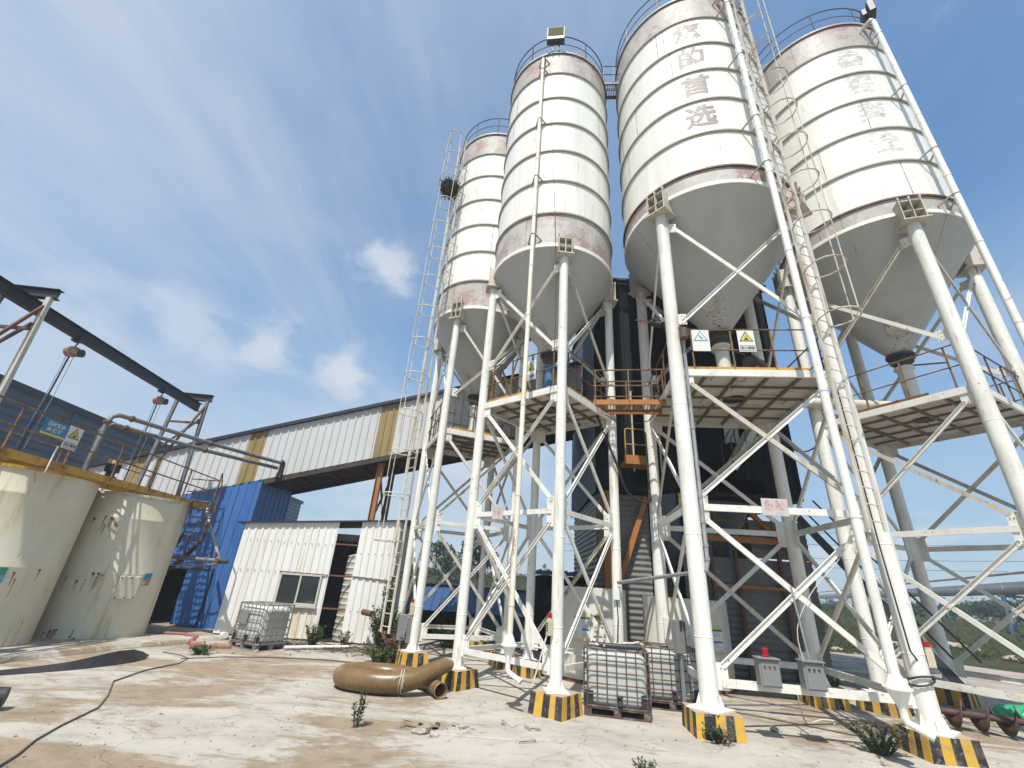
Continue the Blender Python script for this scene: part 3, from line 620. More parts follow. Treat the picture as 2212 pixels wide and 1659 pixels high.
        for z in [kn+0.35]+[r+0.1 for r in rings[1::2]]+[rim-0.5]:
            m = MB(); tn = Vector((-math.sin(a), math.cos(a), 0)); od = Vector((math.cos(a), math.sin(a), 0))
            for k in (-1, 1): m.bar(od*(R-0.01)+tn*k*0.2+Vector((0, 0, z-0.12)), P(z+0.02)+tn*k*pr*0.9, 0.04, 0.03)
            m.tube([P(z)+od*(pr+0.006)*math.cos(q)+tn*(pr+0.006)*math.sin(q) for q in [2*math.pi*j/14 for j in range(14)]], 0.012, 6, closed=True)
            obj('pipe_bracket', m, 'ring_paint', fp, **K)
        if opt.get('funnel'):
            m = MB(); c = P(0); fr = opt['funnel']
            m.lathe((c.x, c.y, 0), [(pr+0.003, zbot+0.2), (pr+0.012, zbot+0.17), (fr, zbot+0.03), (fr+0.03, zbot+0.025), (fr+0.03, zbot), (fr*0.98, zbot-0.005), (fr*0.36, zbot-0.23), (fr*0.35, zbot-0.38)], 24, 0, False)
            dn = R_(opt.get('spout', -60)-yawdeg); q = Vector((c.x, c.y, zbot-0.37)); dd = Vector((math.cos(dn), math.sin(dn), 0))
            m.tube([q, q-Vector((0, 0, 0.05))+dd*0.02, q+dd*0.28-Vector((0, 0, 0.16))], fr*0.34, 16, 0, False)
            m.tube([q+dd*0.26-Vector((0, 0, 0.15)), q+dd*0.3-Vector((0, 0, 0.17))], fr*0.35, 16, 0, False)
            obj('funnel', m, ['silo_white', 'rust'], fp, **K)
    # caged ladder
    if 'ladder' in opt:
        az, off, zb, zc, zt, lm = opt['ladder']; a = LA(az); od = Vector((math.cos(a), math.sin(a), 0)); tn = Vector((-math.sin(a), math.cos(a), 0)); rr = R+off
        m = MB()
        for k in (-1, 1): m.bar(od*rr+tn*k*0.2+Vector((0, 0, zb)), od*rr+tn*k*0.2+Vector((0, 0, zt)), 0.065, 0.04, od)
        z = kn+0.3
        while z < zt-0.5:
            for k in (-1, 1): m.bar(od*(R-0.01)+tn*k*0.2+Vector((0, 0, z)), od*rr+tn*k*0.2+Vector((0, 0, z)), 0.03, 0.03)
            z += 1.4
        la = obj('ladder', m, lm, t, **K)
        z = zb+0.15; step = max(0.3, (zt-zb)/62)
        while z < zt: m = MB(); m.tube([od*rr-tn*0.2+Vector((0, 0, z)), od*rr+tn*0.2+Vector((0, 0, z))], 0.012, 6); obj('rung', m, lm, la, **K); z += step
        z = zc; pts = lambda z: [od*rr+tn*0.2*k0+od*k1+Vector((0, 0, z)) for k0, k1 in ((1, 0), (1.6, .18), (1.85, .4), (1.5, .6), (0.8, .72), (0, .76), (-.8, .72), (-1.5, .6), (-1.85, .4), (-1.6, .18), (-1, 0))]
        while z < zt+0.3: m = MB(); m.tube(pts(z), 0.018, 6); obj('cage_hoop', m, lm, la, **K); z += (zt-zc)/opt.get('hoops', 11)
        for k in (2, 5, 8): m = MB(); m.bar(pts(zc)[k], pts(zt)[k], 0.03, 0.012, od); obj('cage_strap', m, lm, la, **K)
    if 'text' in opt:
        body, az, zl, size, lmat, sx = opt['text']
        for ch, z in zip(body, zl):
            m = MB(); text_cyl(m, ch, size, LA(az), z, R+0.006, 0, sx, 1.0); obj('lettering', m, lmat, t, local=True, recalc=False)
    return t, C
ZAB = dict(base=0.345, bot=0.69, mid=3.62, plat=6.6, txl=7.75, txh=10.3, cap=10.52, kn=10.9, rings=[12.15, 13.48, 14.82, 16.15, 17.48, 18.85], rim=20.1, co=8.42, ro=0.19)
ZA = dict(ZAB); ZA.update(plat=6.5, kn=11.0, rings=[12.22, 13.6, 14.95, 16.3, 17.65, 18.98], rim=20.3, co=8.34)
ZCD = dict(base=0.345, bot=0.75, mid=3.8, plat=6.95, txl=8.32, txh=11.36, cap=11.72, kn=12.2, rings=[12.82, 14.25, 15.7, 17.12, 18.5, 19.95], rim=21.35, co=9.0, ro=0.255)
SILO = {}
SILO['A'] = silo(1, 'narrow silo furthest left and furthest back, with caged side ladder and a bird nest', -1.334, 15.167, -69.545, 2.6195, 1.87, 0.119, ZA,
    dict(scr=45, scl=4.6, scz=1.4, ladder=(-136, 0.36, 0.7, 3.0, 19.9, 'ladder_white'), hoops=13, motor=(-0.2, -0.6)))
SILO['B'] = silo(2, 'narrow silo second from the left, with a square floodlight on its top rail', 1.067, 11.637, -40.441, 2.6195, 1.89, 0.119, ZAB,
    dict(scr=60, scl=4.5, scz=1.6, pipe=(-111.9, 0.17, 0.058, 19.7, 1.03, 'pipe_rusty'), funnel=0.13, spout=-35, outlet='valve_blue', screw='valve_blue', motor=(-0.6, 0.2)))
SILO['C'] = silo(3, 'wide silo second from the right, lettered with four Chinese characters and a caged ladder', 5.833, 10.766, -7.349, 3.5234, 2.48, 0.163, ZCD,
    dict(scr=80, scl=4.6, scz=1.0, pipe=(-82.0, 0.40, 0.08, 20.9, 1.02, 'leg_white'), funnel=0.16, spout=-50, ladder=(-72, 0.36, 3.4, 7.7, 22.3, 'ladder_white'), hoops=11, motor=(0.15, -1.45), bw=0.102, darkring=True,
         text=('您的首选', -109.5, (19.2, 17.82, 16.4, 14.97), 0.98, 'letter_worn', 0.88)))
SILO['D'] = silo(4, 'wide silo furthest right, with faint worn lettering and a dark lamp at its top', 11.431, 11.248, -63.608, 3.5234, 2.44, 0.163, ZCD,
    dict(scr=168, scl=3.4, scz=0.2, pipe=(-84.0, 0.36, 0.08, 21.0, 1.02, 'leg_white'), funnel=0.16, motor=(-0.9, 0.9), bw=0.102, darkring=True, outlet='tank_white',
         text=('鲁碧商砼', -104.5, (19.3, 17.9, 16.5, 15.05), 0.98, 'letter_faint', 0.88)))

def corner(k, i):
    t, C = SILO[k]; return ROOT[t] @ C[i]
# ------------------------------------------------------------------ plinths
def plinths():
    nm = {'A': 'leftmost', 'B': 'second', 'C': 'third', 'D': 'rightmost'}
    where = {('A', 0): 'left', ('A', 1): 'front', ('A', 2): 'right', ('A', 3): 'rear', ('B', 0): 'left', ('B', 1): 'front', ('B', 2): 'right', ('B', 3): 'rear',
             ('C', 0): 'front left', ('C', 1): 'front right', ('C', 2): 'rear right', ('C', 3): 'rear left', ('D', 0): 'left', ('D', 1): 'front', ('D', 2): 'right', ('D', 3): 'rear'}
    for k in 'ABCD':
        yaw = SILO[k][0].rotation_euler.z
        for i in range(4):
            if k == 'D' and i in (1, 2): continue
            p = corner(k, i); sz = 0.82 if k in 'CD' else 0.74
            t = MB(); rnd = random.Random(i+ord(k)); ns = 5; hh = 0.345; b = sz/2; tp = b-0.025
            cb = [(-b, -b), (b, -b), (b, b), (-b, b)]; ct = [(-tp, -tp), (tp, -tp), (tp, tp), (-tp, tp)]
            rz = yaw + (R_(2) if k in 'AB' else R_(3)); cs, sn = math.cos(rz), math.sin(rz)
            off = Vector((0.0, 0.0, 0)); tr = lambda q, z: Vector((p.x+q[0]*cs-q[1]*sn, p.y+q[0]*sn+q[1]*cs, z))
            jit = {(e, j): (j+(rnd.uniform(-.14, .14) if 0 < j < ns else 0))/ns for e in range(4) for j in range(ns+1)}
            cb = [(x*rnd.uniform(.96, 1.04), y*rnd.uniform(.96, 1.04)) for x, y in cb]; ct = [(x*rnd.uniform(.94, 1.03), y*rnd.uniform(.94, 1.03)) for x, y in ct]
            for e in range(4):
                for j in range(ns):
                    f0, f1 = jit[(e, j)], jit[(e, j+1)]
                    l = lambda A, B, f: (A[0]+(B[0]-A[0])*f, A[1]+(B[1]-A[1])*f)
                    A, B, A2, B2 = cb[e], cb[(e+1) % 4], ct[e], ct[(e+1) % 4]
                    t.quad([tr(l(A, B, f0), -0.03), tr(l(A, B, f1), -0.03), tr(l(A2, B2, f1), hh), tr(l(A2, B2, f0), hh)], (j+e+i) % 2)
            t.quad([tr(q, hh) for q in ct], 2)
            obj('concrete_plinth', t, ['hazard_yellow', 'hazard_black', 'plinth_top'], label='yellow and black striped concrete base under the %s leg of the %s silo' % (where[(k, i)], nm[k]), cat='plinth', group='striped leg plinths', bevel=.012)
plinths()

# ------------------------------------------------------------------ signs
def sign_plate(name, label, cat, o, r, u, w, h, group=None, plate='sign_white'):
    o, r, u = Vector(o), Vector(r).normalized(), Vector(u).normalized(); n = r.cross(u)
    t = thing(name, label, cat, o, 0, group)
    m = MB(); m.frame(o, r, u, n, (-w/2, w/2), (-h/2, h/2), (-0.012, 0)); obj('plate', m, plate, t)
    return t, o, r, u, n
def tri(m, c, r, u, s, k): return m.quad([c-r*s*0.5-u*s*0.29, c+r*s*0.5-u*s*0.29, c+u*s*0.58], k)
def warn_sign(label, o, r, u, w, h, kind):
    t, o, r, u, n = sign_plate('warning_sign', label, 'sign', o, r, u, w, h, 'warning signs on the platform rails')
    c = o+u*h*0.14; m = MB()
    edge, fill = ('sign_black', 'sign_yellow') if kind == 'fall' else ('sign_teal', 'sign_white')
    tri(m, c+n*0.003, r, u, w*0.84, 0); tri(m, c+n*0.006-u*0.0, r, u, w*0.66, 1)
    obj('triangle', m, [edge, fill], t, recalc=False)
    m = MB(); q = c+n*0.009; s = w
    if kind == 'fall':
        m.quad([q-r*s*.12-u*s*.15, q+r*s*.12-u*s*.15, q+r*s*.12-u*s*.05, q-r*s*.12-u*s*.05])
        m.quad([q-r*s*.05-u*s*.05, q+r*s*.05-u*s*.05, q+r*s*.05-u*s*.01, q-r*s*.05-u*s*.01])
        for dx, dz, a in ((-.05, .06, .4), (.05, .09, -.3), (.0, .16, .2), (.07, .02, .8)):
            e = r*math.cos(a)+u*math.sin(a); f = u*math.cos(a)-r*math.sin(a); cc = q+r*s*dx+u*s*dz
            m.quad([cc-e*s*.028-f*s*.02, cc+e*s*.028-f*s*.02, cc+e*s*.028+f*s*.02, cc-e*s*.028+f*s*.02])
    else:
        P = lambda x, y: q+r*s*x+u*s*y
        for (x0, y0), (x1, y1) in (((-.10, .12), (-.04, .0)), ((-.04, .0), (.12, -.03)), ((-.04, .0), (.02, -.09)), ((.02, -.09), (.14, -.12)), ((-.09, .09), (.04, .08))):
            m.bar(P(x0, y0), P(x1, y1), s*.035, 0.002, n)
        m.quad([P(-.14, .13), P(-.10, .11), P(-.08, .15), P(-.12, .17)])
    obj('pictogram', m, 'sign_black' if kind == 'fall' else 'sign_teal', t, recalc=False)
    if kind == 'fall':
        c = o-u*h*0.34; m = MB(); f = n*0.004; a, b = w*.42, h*.115
        for (p, q_) in (((-a, -b), (a, -b)), ((a, -b), (a, b)), ((a, b), (-a, b)), ((-a, b), (-a, -b))):
            m.bar(c+r*p[0]+u*p[1]+f, c+r*q_[0]+u*q_[1]+f, 0.008, 0.002, n)
        text_mb(m, '当心落物', w*0.2, c+n*0.006, r, u, 0, 0.02); obj('lettering', m, 'sign_black', t, recalc=False)
    return t
def silo_signs():
    d = (corner('C', 1)-corner('C', 0)).normalized(); Zu = Vector((0, 0, 1)); n = d.cross(Zu)
    f = corner('C', 0)+n*0.05
    warn_sign('white sign with a teal slipping figure triangle on the third silo platform rail', f+d*0.62+Vector((0, 0, 7.74)), d, Zu, 0.40, 0.58, 'slip')
    warn_sign('white sign with yellow falling objects triangle on the third silo platform rail', f+d*1.66+Vector((0, 0, 7.73)), d, Zu, 0.38, 0.58, 'fall')
    d2 = (corner('B', 1)-corner('B', 0)).normalized(); n2 = d2.cross(Zu); f2 = corner('B', 0)+n2*0.05
    warn_sign('yellow triangle sign on the second silo platform rail beside the rusty pipe', f2+d2*1.66+Vector((0, 0, 7.23)), d2, Zu, 0.36, 0.56, 'fall')
    for k, f_, dd, x, z, w, h, lab, body in (('C', f, d, 1.64, 3.86, 0.50, 0.34, 'faded white plate with worn red characters on the third silo tie beam', '危险'),
                                       ('B', f2, d2, 0.90, 3.64, 0.32, 0.31, 'small scratched plate with red characters on the second silo tie beam', '禁止攀爬')):
        t, o, r, u, nn = sign_plate('no_climbing_sign', lab, 'sign', f_+dd*x+Vector((0, 0, z)), dd, Zu, w, h, 'plates on the silo tie beams', 'sign_faded')
        m = MB()
        if len(body) == 2: text_mb(m, body, w*0.42, o+nn*0.004+u*h*0.06, r, u, 0, 0.02)
        else:
            text_mb(m, body[:2], w*0.4, o+nn*0.004+u*h*0.2, r, u, 0, 0.02); text_mb(m, body[2:], w*0.4, o+nn*0.004-u*h*0.2, r, u, 0, 0.02)
        obj('lettering', m, 'sign_red', t, recalc=False)
silo_signs()

# ------------------------------------------------------------------ fittings on the silos
def fittings():
    # floodlights
    t = thing('floodlight', 'square floodlight with pale lens on the second silo top rail', 'floodlight', (0.72, 9.62, 20.55), R_(-8), 'silo top floodlights')
    m = MB(); m.box((0, 0, 0.42), (0.66, 0.16, 0.66)); m.box((0, -0.02, 0.0), (0.66, 0.22, 0.18))
    for k in range(9): m.box((-0.29+k*0.072, 0.14, 0.4), (0.014, 0.12, 0.6))
    obj('housing', m, 'dark_steel', t, local=True, bevel=0.01)
    m = MB(); m.box((0, -0.086, 0.44), (0.58, 0.012, 0.54)); obj('lens', m, 'lamp_lens', t, local=True)
    m = MB(); m.bar((-.1, 0.05, -0.5), (-.1, 0, 0), 0.04, 0.03, (1, 0, 0)); m.bar((.12, 0.05, -0.5), (.1, 0, 0), 0.03, 0.03, (1, 0, 0)); obj('stand', m, 'dark_steel', t, local=True)
    p = pol(11.431, 11.248, 2.55, -70, 21.9); t = thing('floodlight', 'dark floodlight seen from the side at the top of the rightmost silo', 'floodlight', p, R_(55), 'silo top floodlights')
    m = MB(); m.box((0, 0, 0.3), (0.7, 0.2, 0.62)); m.box((0, 0.18, 0.3), (0.4, 0.2, 0.34)); obj('housing', m, 'dark_steel', t, local=True, bevel=0.02)
    m = MB(); m.box((0, -0.106, 0.3), (0.6, 0.012, 0.5)); obj('lens', m, 'lamp_lens', t, local=True)
    m = MB(); m.bar((-.1, 0.1, -0.6), (0, 0.05, 0.05), 0.05, 0.04, (1, 0, 0)); obj('stand', m, 'dark_steel', t, local=True)
    # bird nest in the ladder cage
    rnd = random.Random(5); c = pol(-1.334, 15.167, 2.5, -137, 17.0); m = MB()
    for _ in range(420):
        a = rnd.uniform(0, 6.28); rr = rnd.uniform(0.1, 0.40); z = rnd.uniform(-0.30, 0.14); rr *= 1-max(0, -z-0.1)*1.1
        p = c+Vector((math.cos(a)*rr, math.sin(a)*rr, z)); d = Vector((-math.sin(a)+rnd.gauss(0, .5), math.cos(a)+rnd.gauss(0, .5), rnd.gauss(0, .35))).normalized()
        m.bar(p-d*rnd.uniform(.1, .28), p+d*rnd.uniform(.1, .3), 0.014, 0.014)
    m.lathe(c, [(0.05, -0.4), (0.24, -0.25), (0.33, 0.0), (0.28, 0.1), (0.1, 0.0)], 14)
    obj('bird_nest', m, 'twig', label='dark twig bird nest in the ladder cage of the leftmost silo', cat='nest')
    # alarm beacons strapped to legs
    for k, i, z, lab, rz in (('B', 1, 1.60, 'red topped alarm beacon on the front leg of the second silo', 210), ('A', 1, 1.53, 'red topped alarm beacon on the front leg of the leftmost silo', 205), ('C', 1, 1.62, 'red topped alarm beacon with coiled cable on the third silo front right leg', -35)):
        lr = 0.163 if k == 'C' else 0.119; c = corner(k, i); p = c+Vector((math.cos(R_(rz)), math.sin(R_(rz)), 0))*(lr+0.06)
        t = thing('alarm_beacon', lab, 'beacon', (p.x, p.y, z-0.22), R_(rz+90), 'alarm beacons on silo legs')
        m = MB(); m.box((0, 0, 0), (0.10, 0.10, 0.26)); m.box((0, -0.053, 0.02), (0.06, 0.006, 0.16)); obj('case', m, 'beige_box', t, local=True, bevel=0.008)
        m = MB()
        for zz in (-.06, -.02, .02, .06): m.box((0, -0.058, zz+0.02), (0.05, 0.006, 0.022))
        obj('speaker_grille', m, 'dark_steel', t, local=True)
        m = MB(); m.lathe((0, 0, 0), [(0.048, 0.13), (0.048, 0.17), (0.0, 0.17)], 18); obj('collar', m, 'beige_box', t, local=True)
        m = MB(); m.lathe((0, 0, 0), [(0.042, 0.172), (0.045, 0.22), (0.038, 0.255), (0.0, 0.265)], 18); obj('lamp', m, 'beacon_red', t, local=True)
    # cable below the right beacon
    m = MB(); c = corner('C', 1); pts = []
    for j in range(26): a = 2*math.pi*j/13+0.4; pts.append(c+Vector((0.20*math.cos(a), 0.20*math.sin(a), 1.0+0.05*math.sin(a*1.3)+j*0.004)))
    m.tube(pts, 0.016, 6); m.tube([pts[-1], c+Vector((-.2, -.2, 1.5)), c+Vector((-.21, -.15, 3.2)), c+Vector((-.21, -.13, 6.4))], 0.014, 6); obj('cable', m, 'rubber_black', label='black cable coiled round the third silo front right leg', cat='cable')
    # control boxes on the third silo's front tie beam
    d = (corner('C', 1)-corner('C', 0)).normalized(); n = d.cross(Vector((0, 0, 1))); f = corner('C', 0)+n*0.06; rz = math.atan2(d.y, d.x)
    for x, z, lab, dr in ((0.98, 0.99, 'grey control box with a red lamp on top on the third silo front beam', True), (1.70, 1.0, 'grey control box with a white cable above on the third silo front beam', False)):
        p = f+d*x+n*0.11+Vector((0, 0, z)); t = thing('control_box', lab, 'control box', p, rz, 'control boxes on the front beam')
        m = MB(); m.box((0, 0, 0), (0.34, 0.2, 0.42)); m.box((0, -0.02, 0.22), (0.38, 0.26, 0.025)); obj('case', m, 'box_grey', t, local=True, bevel=0.008)
        m = MB(); m.box((0.01, -0.105, 0), (0.29, 0.012, 0.37)); obj('door', m, 'box_grey', t, local=True, bevel=0.004)
        m = MB()
        for k in range(3): m.tube([(-.08+k*0.08, -0.108, 0.1), (-.08+k*0.08, -0.13, 0.1)], 0.017, 10)
        obj('push_buttons', m, 'rust' if dr else 'dark_steel', t, local=True)
        if dr:
            m = MB(); m.lathe((0, 0, 0), [(0.06, 0.235), (0.06, 0.26), (0.05, 0.27), (0.05, 0.36), (0.0, 0.39)], 18); obj('lamp', m, 'beacon_red', t, local=True)
        else:
            m = MB(); m.tube([(0, 0, 0.23), (-.03, 0, 0.7), (-.08, 0.02, 1.4)], 0.02, 8); obj('conduit', m, 'galvanised', t, local=True)
    t = thing('control_box', 'slim grey control box behind the right caged container at the third silo', 'control box', (3.78, 10.25, 1.35), R_(20))
    m = MB(); m.box((0, 0, 0), (0.22, 0.14, 0.6)); obj('case', m, 'box_grey', t, local=True, bevel=0.01)
    m = MB(); m.box((0, -0.075, 0.2), (0.06, 0.01, 0.18)); m.tube([(0.09, -.08, -.28), (0.09, -.08, 0.28)], 0.012, 6); obj('handle', m, 'dark_steel', t, local=True)
    m = MB(); m.bar((0.0, 0, -1.35), (0.0, 0, -0.3), 0.05, 0.05, (1, 0, 0)); obj('stand', m, 'galvanised', t, local=True)
    c = corner('A', 1); t = thing('control_box', 'narrow grey junction cabinet beside the front leg of the leftmost silo', 'control box', (c.x-0.42, c.y+0.25, 0.85), R_(12))
    m = MB(); m.box((0, 0, 0), (0.22, 0.2, 0.62)); m.box((0.2, 0.05, -0.06), (0.14, 0.16, 0.62)); obj('case', m, 'box_grey', t, local=True, bevel=0.01)
    m = MB(); m.bar((0, 0, -.85), (0, 0, -.3), 0.06, 0.06, (1, 0, 0)); m.bar((0.2, 0.05, -.85), (0.2, 0.05, -.3), 0.06, 0.06, (1, 0, 0)); obj('stand', m, 'galvanised', t, local=True)
    # small junction boxes
    for k, i, z, az, lab in (('B', 2, 2.05, -110, 'white switch box with a black cable on the right leg of the second silo'), ('C', 3, 1.35, -80, 'white switch box on the rear left leg of the third silo'), ('B', 0, 2.7, -130, 'small white box high on the left leg of the second silo')):
        if k == 'B' and i == 0: continue
        lr = 0.163 if k == 'C' else 0.119; c = corner(k, i); p = c+Vector((math.cos(R_(az)), math.sin(R_(az)), 0))*(lr+0.045)
        t = thing('switch_box', lab, 'switch box', (p.x, p.y, z), R_(az+90))
        m = MB(); m.box((0, 0, 0), (0.15, 0.08, 0.26) if k == 'B' else (0.2, 0.05, 0.5)); obj('case', m, 'sign_white', t, local=True, bevel=0.01)
        if k == 'B':
            m = MB(); m.tube([(0, 0, -.12), (0.02, 0, -.5), (-.01, 0, -1.0), (0.0, 0, -1.9)], 0.014, 6); obj('lead', m, 'rubber_black', t, local=True)
    # grey drain pipe down the third silo's front left leg
    c = corner('C', 0)+Vector((0.19, -0.10, 0)); m = MB()
    m.tube([c+Vector((-.1, 0, 7.9)), c+Vector((0, 0, 7.8)), c+Vector((0, 0, 2.75)), c+Vector((-.06, -.04, 2.58)), Vector((3.1, 10.9, 2.36)), Vector((2.9, 11.6, 2.30))], 0.042, 12)
    for z in (7.7, 5.5, 4.0, 3.5, 3.05, 2.8): m.tube([c+Vector((0, 0, z-.03)), c+Vector((0, 0, z+.03))], 0.052, 12)
    obj('drain_pipe', m, 'galvanised', label='grey pipe running down the front left leg of the third silo', cat='pipe')
    # vibrator arm on the leg
    t = thing('vibrator', 'black vibrator motor hanging on a rod beside the third silo front left leg', 'motor', (3.8, 9.6, 8.4))
    m = MB(); a, b = Vector((3.35, 10.4, 9.05)), Vector((4.02, 9.0, 7.95)); m.bar(a, b, 0.05, 0.05); m.tube([b, b-Vector((0, 0, .25))], 0.1, 14); obj('rod', m, 'rail_dark', t)
    m = MB(); e = (b-a).normalized(); m.tube([a.lerp(b, .35), a.lerp(b, .62)], 0.09, 14); m.tube([a.lerp(b, .66), a.lerp(b, .86)], 0.07, 12); m.box(a.lerp(b, .45)+Vector((0, 0, .1)), (.16, .2, .1)); obj('motor', m, 'rubber_black', t)
    # wires
    for lab, pts, r in (('thin wire hanging down the front of the second silo shell', [pol(1.067, 11.637, 2.0, -105, 19.2), pol(1.067, 11.637, 1.98, -100, 15.5), pol(1.067, 11.637, 1.98, -94, 11.4), corner('B', 1)+Vector((-.2, -.05, 8.0)), corner('B', 1)+Vector((-.3, -.1, 6.2))], 0.008),
                        ('black cable looping from the orange walkway down the third silo rear left leg', [Vector((2.4, 11.4, 6.5)), Vector((2.95, 11.55, 5.2)), Vector((3.3, 11.8, 4.5)), Vector((3.9, 12.0, 4.35)), corner('C', 3)+Vector((-.2, -.2, 4.9)), corner('C', 3)+Vector((-.22, -.2, 6.5))], 0.032),
                        ('thin grey cable loop hanging below the orange walkway', [Vector((2.6, 11.2, 6.45)), Vector((3.1, 11.1, 6.2)), Vector((3.7, 11.0, 6.3)), Vector((3.9, 10.9, 6.6))], 0.012),
                        ('black cable sagging between the third and the rightmost silo platforms', [corner('C', 2)+Vector((0, 0, 6.7)), corner('C', 2)+Vector((.5, -.2, 6.1)), corner('C', 2)+Vector((1.0, -.3, 6.25)), corner('D', 0)+Vector((0, 0, 6.8))], 0.02),
                        ('white wires hanging from a brace of the third silo', [corner('C', 1)+Vector((-.45, .0, 3.75)), corner('C', 1)+Vector((-.85, .04, 3.0)), corner('C', 1)+Vector((-1.5, .1, 2.35)), corner('C', 1)+Vector((-1.92, .1, 1.7)), corner('C', 1)+Vector((-1.95, .0, 1.1))], 0.007),
                        ('white rope bundle lying on the ground by a striped plinth', [Vector((6.0, 10.2, 0.5)), Vector((6.2, 10.4, .02)), Vector((6.7, 10.7, .02)), Vector((6.9, 10.6, .03)), Vector((6.75, 10.4, .02))], 0.015)):
        m = MB(); sm = []
        for i in range(len(pts)-1):
            for f in (0, .25, .5, .75):
                p0 = pts[max(i-1, 0)]; p1, p2 = pts[i], pts[i+1]; p3 = pts[min(i+2, len(pts)-1)]
                sm.append(0.5*((2*p1)+(p2-p0)*f+(2*p0-5*p1+4*p2-p3)*f*f+(3*p1-p0-3*p2+p3)*f**3))
        sm.append(pts[-1]); m.tube(sm, r, 6); obj('cable', m, 'rope' if 'white' in lab else 'rubber_black', label=lab, cat='cable')
fittings()

# ------------------------------------------------------------------ walkways between silos
def walkway(name, label, a, b, w, z, fmat, rmat, rail=1.05, mesh=True):
    a, b = Vector((*a, z)), Vector((*b, z)); d = (b-a).normalized(); n = Vector((d.y, -d.x, 0)); l = (b-a).length
    t = thing(name, label, 'walkway', a)
    m = MB()
    for k in (-1, 1): m.channel(a+n*k*w/2, b+n*k*w/2, 0.14, 0.05, n*k)
    obj('side_beam', m, fmat, t)
    m = MB(); k = 0
    q = 0.09 if mesh else 0.14
    x = 0.02
    while x < l: m.bar(a+d*x-n*(w/2-.02)+Vector((0, 0, .03)), a+d*x+n*(w/2-.02)+Vector((0, 0, .03)), 0.02, 0.02); x += q
    for j in range(1, int(w/q)): m.bar(a-n*(w/2-j*q)+Vector((0, 0, .045)), b-n*(w/2-j*q)+Vector((0, 0, .045)), 0.014, 0.012)
    obj('grating', m, rmat, t)
    m = MB()
    for k in (-1, 1):
        for zz in (rail, rail*0.5): m.tube([a+n*k*w/2+Vector((0, 0, zz)), b+n*k*w/2+Vector((0, 0, zz))], 0.02, 8)
        for f in (0.03, 0.5, 0.97): p = a.lerp(b, f)+n*k*w/2; m.bar(p, p+Vector((0, 0, rail)), 0.03, 0.03, d)
    obj('handrail', m, 'top_rail' if rail > 1.0 and z > 12 else 'rail_rust', t)
walkway('walkway', 'orange walkway joining the second and third silo platforms', (2.30, 11.35), (4.15, 11.0), 0.75, 6.72, 'orange_steel', 'rail_rust', 0.95)
walkway('walkway', 'small grated bridge between the roofs of the second and third silos', (2.75, 11.05), (3.55, 10.98), 0.6, 20.15, 'dark_steel', 'dark_steel', 1.05)

